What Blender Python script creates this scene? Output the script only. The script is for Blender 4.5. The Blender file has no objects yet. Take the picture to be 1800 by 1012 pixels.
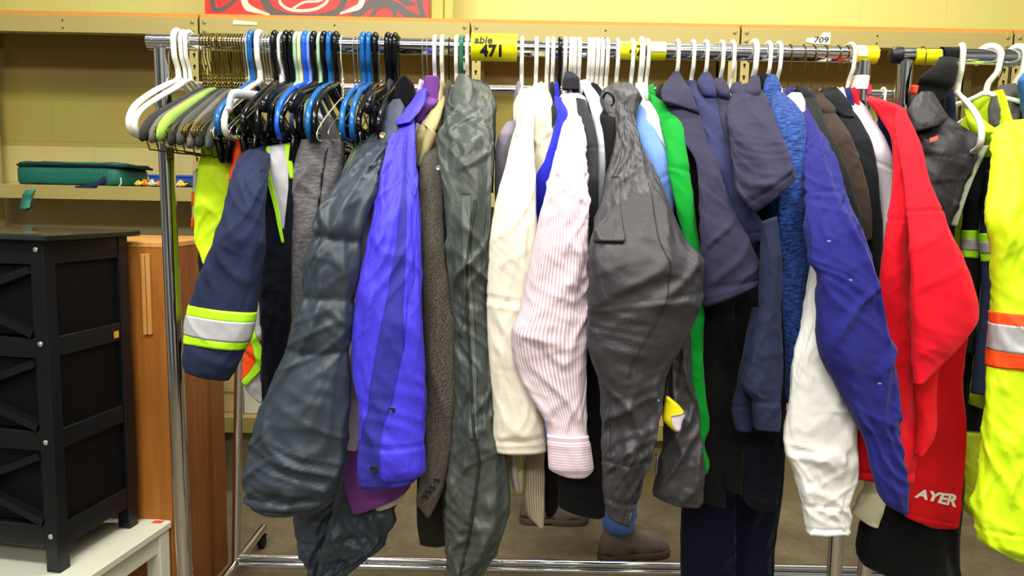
import bpy, math, random
import numpy as np
from mathutils import Vector, Matrix
random.seed(7)
SC = bpy.context.scene
COL = SC.collection
PI = math.pi

# ------------------------------------------------------------------ camera
F = 1310.0
CAM = np.array([0.0, 0.0, 1.38])
PITCH, ROLL = math.radians(-6.5), math.radians(1.1)
_fw = np.array([0, math.cos(PITCH), math.sin(PITCH)])
_up0 = np.array([0, -math.sin(PITCH), math.cos(PITCH)])
_r0 = np.array([1.0, 0, 0])
_r = _r0 * math.cos(ROLL) + _up0 * math.sin(ROLL)
_u = -_r0 * math.sin(ROLL) + _up0 * math.cos(ROLL)
cd = bpy.data.cameras.new('camera')
cam = bpy.data.objects.new('camera', cd)
COL.objects.link(cam)
cd.sensor_width = 36
cd.lens = 36 * F / 1800
cd.clip_start = 0.05
M = Matrix(((_r[0], _u[0], -_fw[0], CAM[0]), (_r[1], _u[1], -_fw[1], CAM[1]),
            (_r[2], _u[2], -_fw[2], CAM[2]), (0, 0, 0, 1)))
cam.matrix_world = M
SC.camera = cam

def ray(px, py):
    return _fw + _r * ((px - 900) / F) + _u * ((506 - py) / F)
def P(px, py, Y):
    """point of the world seen at a pixel, at distance Y into the room"""
    d = ray(px, py)
    return CAM + d * (Y / d[1])
def PZ(px, py, z):
    d = ray(px, py)
    return CAM + d * ((z - CAM[2]) / d[2])

# ------------------------------------------------------------------ colours and materials
def lin(c):
    if isinstance(c, str):
        c = tuple(int(c[i:i + 2], 16) for i in (1, 3, 5))
    return tuple(((v / 255) / 12.92 if v / 255 <= .04045 else ((v / 255 + .055) / 1.055) ** 2.4) for v in c) + (1,)

MATS = {}
def newmat(name):
    m = bpy.data.materials.new(name)
    m.use_nodes = True
    nt = m.node_tree
    b = nt.nodes['Principled BSDF']
    return m, nt, b
def N(nt, t, **kw):
    n = nt.nodes.new(t)
    for k, v in kw.items():
        if k in n.inputs: n.inputs[k].default_value = v
        else: setattr(n, k, v)
    return n
def plain(name, c, rough=.5, metal=0, spec=.5, var=.0, vscale=8, bump=0, bscale=60, coat=0):
    if name in MATS: return MATS[name]
    m, nt, b = newmat(name)
    b.inputs['Base Color'].default_value = lin(c)
    b.inputs['Roughness'].default_value = rough
    b.inputs['Metallic'].default_value = metal
    b.inputs['Specular IOR Level'].default_value = spec
    b.inputs['Coat Weight'].default_value = coat
    L = nt.links.new
    tc = N(nt, 'ShaderNodeTexCoord')
    if var:
        n = N(nt, 'ShaderNodeTexNoise', Scale=vscale, Detail=5.0)
        L(tc.outputs['Object'], n.inputs['Vector'])
        mx = N(nt, 'ShaderNodeMix', data_type='RGBA')
        a = lin(c)
        mx.inputs['A'].default_value = tuple(max(0, v * (1 - var)) for v in a[:3]) + (1,)
        mx.inputs['B'].default_value = tuple(min(1, v * (1 + var)) for v in a[:3]) + (1,)
        L(n.outputs['Fac'], mx.inputs['Factor']); L(mx.outputs['Result'], b.inputs['Base Color'])
    if bump:
        n = N(nt, 'ShaderNodeTexNoise', Scale=bscale, Detail=4.0)
        L(tc.outputs['Object'], n.inputs['Vector'])
        bp = N(nt, 'ShaderNodeBump', Strength=bump, Distance=.005)
        L(n.outputs['Fac'], bp.inputs['Height']); L(bp.outputs['Normal'], b.inputs['Normal'])
    MATS[name] = m
    return m

def cloth(name, c, rough=.85, sheen=.25, wr=.26, weave=.12, pat=None, c2=None, var=.10, wscale=9):
    """fabric: colour with slight unevenness, creases and a fine weave; UV is in metres"""
    if name in MATS: return MATS[name]
    m, nt, b = newmat(name)
    L = nt.links.new
    b.inputs['Roughness'].default_value = rough
    b.inputs['Sheen Weight'].default_value = sheen * .35
    b.inputs['Sheen Roughness'].default_value = .5
    b.inputs['Specular IOR Level'].default_value = .35 if rough > .6 else .5
    uv = N(nt, 'ShaderNodeUVMap')
    n = N(nt, 'ShaderNodeTexNoise', Scale=7.0, Detail=4.0)
    L(uv.outputs['UV'], n.inputs['Vector'])
    mx = N(nt, 'ShaderNodeMix', data_type='RGBA')
    a = lin(c)
    mx.inputs['A'].default_value = tuple(max(0, v * (1 - var)) for v in a[:3]) + (1,)
    mx.inputs['B'].default_value = tuple(min(1, v * (1 + var)) for v in a[:3]) + (1,)
    L(n.outputs['Fac'], mx.inputs['Factor'])
    colour = mx.outputs['Result']
    if pat:
        fac = None
        if pat in ('vstripe', 'hstripe'):
            w = N(nt, 'ShaderNodeTexWave', Scale=wscale, Distortion=.3, wave_type='BANDS', bands_direction='X' if pat == 'vstripe' else 'Y')
            w.inputs['Detail Scale'].default_value = 1
            L(uv.outputs['UV'], w.inputs['Vector'])
            r = N(nt, 'ShaderNodeValToRGB'); r.color_ramp.elements[0].position = .4; r.color_ramp.elements[1].position = .6
            L(w.outputs['Fac'], r.inputs['Fac']); fac = r.outputs['Color']
        elif pat == 'tweed':
            mp = N(nt, 'ShaderNodeMapping'); mp.inputs['Rotation'].default_value = (0, 0, .7)
            L(uv.outputs['UV'], mp.inputs['Vector'])
            w = N(nt, 'ShaderNodeTexWave', Scale=125.0, Distortion=5.0, wave_type='BANDS')
            w.inputs['Detail Scale'].default_value = 3; w.inputs['Detail'].default_value = 3
            L(mp.outputs['Vector'], w.inputs['Vector'])
            r = N(nt, 'ShaderNodeValToRGB'); r.color_ramp.elements[0].position = .25; r.color_ramp.elements[1].position = .8
            L(w.outputs['Fac'], r.inputs['Fac']); fac = r.outputs['Color']
        elif pat == 'heather':
            mp = N(nt, 'ShaderNodeMapping'); mp.inputs['Scale'].default_value = (1, 2.4, 1); mp.inputs['Rotation'].default_value = (0, 0, .25)
            L(uv.outputs['UV'], mp.inputs['Vector'])
            w = N(nt, 'ShaderNodeTexNoise', Scale=95.0, Detail=6.0, Roughness=.75)
            L(mp.outputs['Vector'], w.inputs['Vector'])
            r = N(nt, 'ShaderNodeValToRGB'); r.color_ramp.elements[0].position = .40; r.color_ramp.elements[1].position = .60
            L(w.outputs['Fac'], r.inputs['Fac']); fac = r.outputs['Color']
        elif pat == 'lint':
            w = N(nt, 'ShaderNodeTexVoronoi', Scale=26.0, feature='F1')
            L(uv.outputs['UV'], w.inputs['Vector'])
            r = N(nt, 'ShaderNodeValToRGB'); r.color_ramp.elements[0].position = .035; r.color_ramp.elements[1].position = .05
            r.color_ramp.elements[0].color = (1, 1, 1, 1); r.color_ramp.elements[1].color = (0, 0, 0, 1)
            L(w.outputs['Distance'], r.inputs['Fac']); fac = r.outputs['Color']
        m2 = N(nt, 'ShaderNodeMix', data_type='RGBA')
        L(fac, m2.inputs['Factor']); L(colour, m2.inputs['A']); m2.inputs['B'].default_value = lin(c2)
        colour = m2.outputs['Result']
    L(colour, b.inputs['Base Color'])
    # creases: sharp-crested noise stretched at several slants, then weave
    prev = None
    for rot, sc, st, dist in ((.4, (30, 7, 1), wr, .012), (-.5, (36, 9, 1), wr * .9, .010), (.95, (30, 10, 1), wr * .4, .008), (.1, (95, 34, 1), wr * .6, .004)):
        mp = N(nt, 'ShaderNodeMapping'); mp.inputs['Rotation'].default_value = (0, 0, rot); mp.inputs['Scale'].default_value = sc
        L(uv.outputs['UV'], mp.inputs['Vector'])
        nz = N(nt, 'ShaderNodeTexNoise', Scale=1.0, Detail=1.5, Distortion=.9)
        L(mp.outputs['Vector'], nz.inputs['Vector'])
        ab = N(nt, 'ShaderNodeMath', operation='SUBTRACT'); L(nz.outputs['Fac'], ab.inputs[0]); ab.inputs[1].default_value = .5
        a2 = N(nt, 'ShaderNodeMath', operation='ABSOLUTE'); L(ab.outputs[0], a2.inputs[0])
        a3 = N(nt, 'ShaderNodeMath', operation='SUBTRACT'); a3.inputs[0].default_value = .5; L(a2.outputs[0], a3.inputs[1])
        bp = N(nt, 'ShaderNodeBump', Strength=st, Distance=dist)
        L(a3.outputs[0], bp.inputs['Height'])
        if prev: L(prev.outputs['Normal'], bp.inputs['Normal'])
        prev = bp
    if weave:
        nz = N(nt, 'ShaderNodeTexNoise', Scale=420.0, Detail=2.0)
        L(uv.outputs['UV'], nz.inputs['Vector'])
        bp = N(nt, 'ShaderNodeBump', Strength=weave, Distance=.002)
        L(nz.outputs['Fac'], bp.inputs['Height']); L(prev.outputs['Normal'], bp.inputs['Normal'])
        prev = bp
    L(prev.outputs['Normal'], b.inputs['Normal'])
    MATS[name] = m
    return m

# ------------------------------------------------------------------ object helpers
def link(o):
    COL.objects.link(o); return o
def thing(name, label, cat, loc=(0, 0, 0), group=None):
    o = bpy.data.objects.new(name, None); link(o)
    o.empty_display_size = .05
    o.location = tuple(float(v) for v in loc)
    o['label'] = label; o['category'] = cat
    if group: o['group'] = group
    return o
def tag(o, label=None, cat=None, group=None, kind=None):
    if label: o['label'] = label
    if cat: o['category'] = cat
    if group: o['group'] = group
    if kind: o['kind'] = kind
    return o
def base_of(o):
    v = np.zeros(3)
    while o is not None:
        v += np.array(o.location); o = o.parent
    return v
def mesh(name, V, Fc, mat, parent=None, smooth=True, uv=None, loc=None):
    """vertices in world metres -> one mesh object (shifted so it sits under its parent)"""
    V = np.asarray(V, float)
    if parent is not None: off = base_of(parent)
    elif loc is not None: off = np.array(loc, float)
    else:
        off = np.array([(V[:, 0].min() + V[:, 0].max()) / 2, (V[:, 1].min() + V[:, 1].max()) / 2, V[:, 2].min()])
    me = bpy.data.meshes.new(name)
    if isinstance(Fc, tuple):          # (array of quads, list of larger faces)
        Q, ng = Fc
        lens = np.concatenate([np.full(len(Q), 4), [len(f) for f in ng]]).astype(np.int32)
        li = np.concatenate([Q.ravel()] + [np.array(f) for f in ng]).astype(np.int32)
        me.vertices.add(len(V)); me.vertices.foreach_set('co', (V - off).ravel())
        me.loops.add(len(li)); me.loops.foreach_set('vertex_index', li)
        me.polygons.add(len(lens)); me.polygons.foreach_set('loop_start', np.concatenate([[0], np.cumsum(lens)[:-1]]).astype(np.int32))
        me.update(calc_edges=True)
    else:
        me.from_pydata([tuple(p) for p in (V - off)], [], [tuple(int(i) for i in f) for f in Fc])
    if smooth: me.polygons.foreach_set('use_smooth', [True] * len(me.polygons))
    if uv is not None:
        lay = me.uv_layers.new(name='UVMap')
        idx = np.empty(len(me.loops), int); me.loops.foreach_get('vertex_index', idx)
        lay.data.foreach_set('uv', np.asarray(uv)[idx].ravel())
    me.materials.append(mat)
    me.update()
    o = bpy.data.objects.new(name, me); link(o)
    if parent is not None: o.parent = parent
    else: o.location = off
    return o

class MB:
    """collects shapes for one mesh"""
    def __init__(s): s.V = []; s.F = []; s.n = 0
    def add(s, V, Fc):
        V = np.asarray(V, float)
        s.V.append(V); s.F += [tuple(i + s.n for i in f) for f in Fc]; s.n += len(V)
    def box(s, x0, x1, y0, y1, z0, z1, bev=.0, rot=None, about=None):
        if bev:
            b = min(bev, (x1 - x0) / 2.01, (y1 - y0) / 2.01, (z1 - z0) / 2.01)
            V = []; 
            for sx in (0, 1):
                for sy in (0, 1):
                    for sz in (0, 1):
                        cx, cy, cz = (x1 if sx else x0), (y1 if sy else y0), (z1 if sz else z0)
                        dx, dy, dz = (-b if sx else b), (-b if sy else b), (-b if sz else b)
                        V += [(cx, cy + dy, cz + dz), (cx + dx, cy, cz + dz), (cx + dx, cy + dy, cz)]
            V = np.array(V)
            def i(sx, sy, sz, k): return (sx * 4 + sy * 2 + sz) * 3 + k
            Fc = []
            for a in (0, 1):
                q = [i(a, 0, 0, 0), i(a, 1, 0, 0), i(a, 1, 1, 0), i(a, 0, 1, 0)]; Fc.append(q if a else q[::-1])
                q = [i(0, a, 0, 1), i(1, a, 0, 1), i(1, a, 1, 1), i(0, a, 1, 1)]; Fc.append(q[::-1] if a else q)
                q = [i(0, 0, a, 2), i(1, 0, a, 2), i(1, 1, a, 2), i(0, 1, a, 2)]; Fc.append(q if a else q[::-1])
            for a in (0, 1):
                for c in (0, 1):
                    Fc.append([i(0, a, c, 1), i(1, a, c, 1), i(1, a, c, 2), i(0, a, c, 2)])
                    Fc.append([i(a, 0, c, 0), i(a, 1, c, 0), i(a, 1, c, 2), i(a, 0, c, 2)])
                    Fc.append([i(a, c, 0, 0), i(a, c, 1, 0), i(a, c, 1, 1), i(a, c, 0, 1)])
            for a in (0, 1):
                for c in (0, 1):
                    for e in (0, 1): Fc.append([i(a, c, e, 0), i(a, c, e, 1), i(a, c, e, 2)])
        else:
            V = np.array([(x, y, z) for x in (x0, x1) for y in (y0, y1) for z in (z0, z1)])
            Fc = [(0, 1, 3, 2), (4, 6, 7, 5), (0, 4, 5, 1), (2, 3, 7, 6), (0, 2, 6, 4), (1, 5, 7, 3)]
        if rot:
            c, sn = math.cos(rot), math.sin(rot); ax, ay = about
            X = V[:, 0] - ax; Y = V[:, 1] - ay
            V = np.stack([ax + X * c - Y * sn, ay + X * sn + Y * c, V[:, 2]], 1)
        s.add(V, Fc); return s
    def bar(s, a, b, w, h, up=(0, 0, 1)):
        a = np.array(a, float); b = np.array(b, float); d = b - a; d /= np.linalg.norm(d)
        u = np.array(up, float); x = np.cross(d, u); x /= np.linalg.norm(x); z = np.cross(x, d)
        V = [p + x * (sx * w / 2) + z * (sz * h / 2) for p in (a, b) for sx in (-1, 1) for sz in (-1, 1)]
        s.add(V, [(0, 1, 3, 2), (4, 6, 7, 5), (0, 4, 5, 1), (2, 3, 7, 6), (0, 2, 6, 4), (1, 5, 7, 3)]); return s
    def tube(s, pts, r, seg=8, closed=False, cap=True, flat=1.0):
        pts = np.array(pts, float); n = len(pts)
        r = np.full(n, r) if np.isscalar(r) else np.array(r)
        T = np.roll(pts, -1, 0) - np.roll(pts, 1, 0)
        if not closed: T[0] = pts[1] - pts[0]; T[-1] = pts[-1] - pts[-2]
        T /= np.linalg.norm(T, axis=1)[:, None] + 1e-12
        a = np.array([1.0, 0, 0]) if abs(T[0][0]) < .9 else np.array([0, 1.0, 0])
        V = []
        nrm = a - T[0] * np.dot(a, T[0]); nrm /= np.linalg.norm(nrm)
        for i in range(n):
            nrm = nrm - T[i] * np.dot(nrm, T[i]); nrm /= np.linalg.norm(nrm) + 1e-12
            bn = np.cross(T[i], nrm)
            for k in range(seg):
                t = 2 * PI * k / seg
                V.append(pts[i] + r[i] * (nrm * math.cos(t) * flat + bn * math.sin(t)))
        Fc = []
        m = n if closed else n - 1
        for i in range(m):
            j = (i + 1) % n
            for k in range(seg):
                l = (k + 1) % seg
                Fc.append((i * seg + k, i * seg + l, j * seg + l, j * seg + k))
        if cap and not closed:
            Fc.append(tuple(range(seg))[::-1]); Fc.append(tuple(range((n - 1) * seg, n * seg)))
        s.add(V, Fc); return s
    def lathe(s, c, axis, prof, seg=20):
        c = np.array(c, float); ax = np.array(axis, float); ax /= np.linalg.norm(ax)
        a = np.array([1.0, 0, 0]) if abs(ax[0]) < .9 else np.array([0, 1.0, 0])
        x = np.cross(ax, a); x /= np.linalg.norm(x); y = np.cross(ax, x)
        V = [c + ax * h + (x * math.cos(2 * PI * k / seg) + y * math.sin(2 * PI * k / seg)) * r for r, h in prof for k in range(seg)]
        Fc = [(i * seg + k, i * seg + (k + 1) % seg, (i + 1) * seg + (k + 1) % seg, (i + 1) * seg + k) for i in range(len(prof) - 1) for k in range(seg)]
        Fc += [tuple(range(seg))[::-1], tuple(range((len(prof) - 1) * seg, len(prof) * seg))]
        s.add(V, Fc); return s
    def build(s, name, mat, parent=None, smooth=False, loc=None, auto=True):
        o = mesh(name, np.concatenate(s.V), s.F, mat, parent, smooth, None, loc)
        if smooth and auto:
            try:
                for e in o.data.edges: pass
                o.data.set_sharp_from_angle(angle=math.radians(40))
            except Exception: pass
        return o

def spl(pts, n=6):
    """Catmull-Rom through points"""
    p = np.array(pts, float); out = []
    q = np.vstack([2 * p[0] - p[1], p, 2 * p[-1] - p[-2]])
    for i in range(1, len(q) - 2):
        for k in range(n):
            t = k / n
            out.append(.5 * ((2 * q[i]) + (q[i + 1] - q[i - 1]) * t + (2 * q[i - 1] - 5 * q[i] + 4 * q[i + 1] - q[i + 2]) * t * t + (3 * q[i] - q[i - 1] - 3 * q[i + 1] + q[i + 2]) * t ** 3))
    out.append(p[-1]); return np.array(out)

# ------------------------------------------------------------------ fabric noise
_rng = np.random.RandomState(3)
_perm = _rng.permutation(512); _perm = np.concatenate([_perm, _perm])
_ang = _rng.rand(512) * 2 * PI
def pn(x, y, seed=0):
    xi = np.floor(x).astype(int); yi = np.floor(y).astype(int)
    xf = x - xi; yf = y - yi
    def g(i, j, dx, dy):
        h = _perm[(_perm[(i + seed * 37) & 511] + j) & 511]
        return np.cos(_ang[h]) * dx + np.sin(_ang[h]) * dy
    u = xf ** 3 * (xf * (xf * 6 - 15) + 10); v = yf ** 3 * (yf * (yf * 6 - 15) + 10)
    a = g(xi, yi, xf, yf); b = g(xi + 1, yi, xf - 1, yf); c = g(xi, yi + 1, xf, yf - 1); d = g(xi + 1, yi + 1, xf - 1, yf - 1)
    return ((a * (1 - u) + b * u) * (1 - v) + (c * (1 - u) + d * u) * v) * 1.5
def ridge(n, p=1.6): return np.clip(1 - np.abs(n) * 1.8, 0, 1) ** p - .35
def thin(n, k=3.0, p=1.4): return np.clip(1 - np.abs(n) * k, 0, 1) ** p
def folds(u, v, seed, av, ad):
    w = pn(u * 5, v * 3, seed + 9) * .06
    f = av * (1.15 * ridge(pn((u + w) * 12, v * 1.1, seed), 1.2) + .9 * (thin(pn((u + w) * 17 + 4, v * 1.2, seed + 50), 2.6, 1.2) - .2) + .5 * (.3 - np.abs(pn((u + w) * 21, v * 2.4, seed + 1))))
    for k, (ang, fu, fv, amp) in enumerate(((.38, 24, 5, 1.0), (-.45, 28, 5.5, .95), (1.0, 26, 6.5, .38), (-1.05, 30, 7, .32), (.7, 42, 9, .5), (-.1, 40, 7, .6))):
        c, sn = math.cos(ang), math.sin(ang)
        a = (u * c + v * sn); b = (-u * sn + v * c)
        wp = pn(u * 9 + k, v * 7, seed + 11 + k) * .022
        n = pn((a + wp) * fu, b * fv, seed + 4 + k)
        m = np.clip(.25 + pn(u * 7 + 3 * k, v * 5 + 4 * k, seed + 20 + k) * 1.9, 0, 1.25)
        f = f + ad * amp * m * (thin(n, 3.6, 1.25) - .14 + .22 * (.25 - np.abs(n)))
    f = f + ad * .22 * (.3 - np.abs(pn(u * 62 + v * 20, v * 30, seed + 6)))
    return f

def pchip(t, y, x):
    """shape-keeping cubic interpolation, y: (n,k)"""
    t = np.asarray(t, float); n = len(t)
    h = np.diff(t)[:, None]; dl = np.diff(y, axis=0) / h
    m = np.zeros_like(y)
    if n > 2:
        w1 = 2 * h[1:] + h[:-1]; w2 = h[1:] + 2 * h[:-1]
        ok = dl[:-1] * dl[1:] > 0
        den = w1 / np.where(ok, dl[:-1], 1) + w2 / np.where(ok, dl[1:], 1)
        m[1:-1] = np.where(ok, (w1 + w2) / np.where(ok, den, 1), 0)
    m[0] = dl[0]; m[-1] = dl[-1]
    i = np.clip(np.searchsorted(t, x, side='right') - 1, 0, n - 2)
    hh = (t[i + 1] - t[i])[:, None]; s = ((x - t[i]) / (t[i + 1] - t[i]))[:, None]
    return (2 * s ** 3 - 3 * s ** 2 + 1) * y[i] + (s ** 3 - 2 * s ** 2 + s) * hh * m[i] + (-2 * s ** 3 + 3 * s ** 2) * y[i + 1] + (s ** 3 - s ** 2) * hh * m[i + 1]

SEED = [1]
class Loft:
    """a hanging tube of cloth: rows (left point, right point, depth) from top to bottom"""
    def __init__(s, rows, d=1.3, k=.45, thmin=.010, thmax=.042, av=.006, ad=.004, seed=None, puff=(), puffa=.012, grooves=(), sq=1.0, endtaper=False):
        A = []; dd = d
        for r in rows:
            if len(r) > 4: dd = r[4]
            else: dd = d
            A.append(np.concatenate([P(r[0], r[1], dd), P(r[2], r[3], dd)]))
        A = np.array(A); s.A = A; s.n = len(A)
        C = (A[:, :3] + A[:, 3:]) / 2
        seg = np.maximum(np.linalg.norm(np.diff(C, axis=0), axis=1), .004)
        s.t = np.concatenate([[0], np.cumsum(seg)]); s.len = s.t[-1]
        if seed is None: SEED[0] += 1; seed = SEED[0]
        s.seed = seed; s.k, s.thmin, s.thmax, s.av, s.ad = k, thmin, thmax, av, ad
        s.puff, s.puffa, s.grooves, s.sq = puff, puffa, grooves, sq
        s.W = np.median(np.linalg.norm(A[:, 3:] - A[:, :3], axis=1))
    def tt(s, row): return np.interp(row, np.arange(s.n), s.t)
    def ev(s, t, th, off=0.0):
        """t (n,), th (m,) -> points (n,m,3), uv"""
        a = pchip(s.t, s.A, t)
        Lp, Rp = a[:, :3], a[:, 3:]
        C = (Lp + Rp) / 2; H = (Rp - Lp) / 2; hw = np.linalg.norm(H, axis=1)
        k = np.clip(hw * s.k, s.thmin, s.thmax)
        th = np.asarray(th, float)
        if th.ndim == 1: th = np.repeat(th[None, :], len(t), 0)
        ct, st = np.cos(th), np.sin(th)
        cs = np.sign(ct) * np.abs(ct) ** s.sq; ss = np.sign(st) * np.abs(st) ** s.sq
        Hn = H / hw[:, None]
        nx = cs / hw[:, None]; ny = ss / k[:, None]
        nl = np.sqrt(nx ** 2 + ny ** 2); nx /= nl; ny /= nl
        D = np.array([0, -1.0, 0])
        pos = C[:, None, :] + H[:, None, :] * cs[:, :, None] + D * (k[:, None] * ss)[:, :, None]
        u = th / PI * s.W * 1.15; v = t[:, None] + 0 * th
        # periodic seam at the back is hidden
        f = folds(u + s.seed * 1.7, v, s.seed, s.av, s.ad)
        fade = np.clip(t / .06, .15, 1)[:, None] * np.clip((s.len - t) / .035, .3, 1)[:, None] * np.clip(hw / .03, .25, 1)[:, None]
        f = f * fade
        if len(s.puff):
            pl = np.array([s.tt(p) for p in s.puff]); 
            uu = pn(u * 7 + 3, v * 0 + .5, s.seed + 31) * .012
            vv = v + uu
            i = np.clip(np.searchsorted(pl, vv) - 1, 0, len(pl) - 2)
            w = np.clip((vv - pl[i]) / (pl[i + 1] - pl[i]), 0, 1)
            b = np.abs(np.sin(PI * w)) ** .55
            edge = 1 - np.abs(np.sin(PI * w))
            f = f + s.puffa * (b - .7) + edge ** 2.2 * .009 * (.3 - np.abs(pn(u * 48, v * 7, s.seed + 40)))
        for gpos in s.grooves:
            f = f - .0035 * np.exp(-((v - s.tt(gpos)) / .0028) ** 2) + .0012 * np.exp(-((v - s.tt(gpos) - .007) / .004) ** 2)
        f = f + off
        pos = pos + Hn[:, None, :] * (nx * np.where(len(s.puff) > 0, .5, .40) * f)[:, :, None] + D * (ny * f)[:, :, None]
        return pos, np.stack([u, v], -1)
    def build(s, name, mat, parent, r0=0, r1=None, off=0.0, seg=100, res=.0044, a0=0, a1=2 * PI, hollow=True):
        r1 = s.n - 1 if r1 is None else r1
        t0, t1 = s.tt(r0), s.tt(r1)
        if abs(a1 - a0 - 2 * PI) > 1e-6:
            return s.patch(name, mat, parent, [(r0, math.cos(a1), math.cos(a0)), (r1, math.cos(a1), math.cos(a0))], off)
        n = max(4, int((t1 - t0) / res) + 2); m = seg
        t = np.linspace(t0, t1, n)
        th = np.linspace(-PI / 2, 1.5 * PI, m, endpoint=False)
        pos, uv = s.ev(t, th, off)
        V = pos.reshape(-1, 3); U = uv.reshape(-1, 2)
        j = np.arange(m); q = (j + 1) % m
        i = np.arange(n - 1)[:, None] * m
        Q = [np.stack([i + j, i + q, i + m + q, i + m + j], -1).reshape(-1, 4)]
        ng = [list(range(m))[::-1]]
        if hollow:   # turn the hem inside so the opening reads as an opening
            cb = pos[-1].mean(0); kk = max(0, n - 6); ck = pos[kk].mean(0)
            inn = cb + (pos[-1] - cb) * .92; up = ck + (pos[kk] - ck) * .84
            b0 = len(V); last = (n - 1) * m
            V = np.vstack([V, inn, up]); U = np.vstack([U, uv[-1], uv[-1]])
            Q.append(np.stack([last + j, last + q, b0 + q, b0 + j], -1)); Q.append(np.stack([b0 + j, b0 + q, b0 + m + q, b0 + m + j], -1))
            ng.append(list(range(b0 + m, b0 + 2 * m)))
        else: ng.append(list(range((n - 1) * m, n * m)))
        return mesh(name, V, (np.concatenate(Q), ng), mat, parent, True, U)
    def patch(s, name, mat, parent, spec, off=.002, thick=.004, res=.005):
        """a piece lying on the front of the cloth: (row, w from, w to), w from -1 to 1"""
        rr = [p[0] for p in spec]
        t = np.linspace(s.tt(rr[0]), s.tt(rr[-1]), max(4, int((s.tt(rr[-1]) - s.tt(rr[0])) / res) + 2)); n = len(t)
        tr = [s.tt(x) for x in rr]
        w0 = np.interp(t, tr, [p[1] for p in spec]); w1 = np.interp(t, tr, [p[2] for p in spec])
        m = 22; f = np.linspace(0, 1, m)
        th = np.arccos(np.clip(w1, -1, 1))[:, None] * (1 - f) + np.arccos(np.clip(w0, -1, 1))[:, None] * f
        pos, uv = s.ev(t, th, off); pb, _ = s.ev(t, th, off - thick)
        V = np.vstack([pos.reshape(-1, 3), pb.reshape(-1, 3)]); U = np.vstack([uv.reshape(-1, 2)] * 2)
        i = np.arange(n - 1)[:, None] * m; j = np.arange(m - 1); b0 = n * m
        Q = [np.stack([i + j, i + j + 1, i + m + j + 1, i + m + j], -1).reshape(-1, 4), np.stack([b0 + i + j, b0 + i + m + j, b0 + i + m + j + 1, b0 + i + j + 1], -1).reshape(-1, 4)]
        for e in (0, m - 1):
            k = np.arange(n - 1) * m + e; Q.append(np.stack([k, k + m, b0 + k + m, b0 + k], -1))
        for e in (0, (n - 1) * m):
            k = e + np.arange(m - 1); Q.append(np.stack([k, k + 1, b0 + k + 1, b0 + k], -1))
        return mesh(name, V, (np.concatenate(Q), []), mat, parent, True, U)
    def at(s, row, w, off=.001):
        """a point on the front of the cloth; w from -1 (left) to 1 (right)"""
        p, _ = s.ev(np.array([s.tt(row)]), np.array([math.acos(max(-1, min(1, w)))]), off)
        return p[0, 0]
    def line(s, name, mat, parent, path, r=.0012, off=.0008, n=40, flat=1.0):
        """a seam or zip following (row, w) points on the cloth"""
        rr = np.interp(np.linspace(0, len(path) - 1, n), range(len(path)), [p[0] for p in path])
        ww = np.interp(np.linspace(0, len(path) - 1, n), range(len(path)), [p[1] for p in path])
        b = MB(); b.tube([s.at(a, c, off) for a, c in zip(rr, ww)], r, 6)
        return b.build(name, mat, parent, True)
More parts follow.
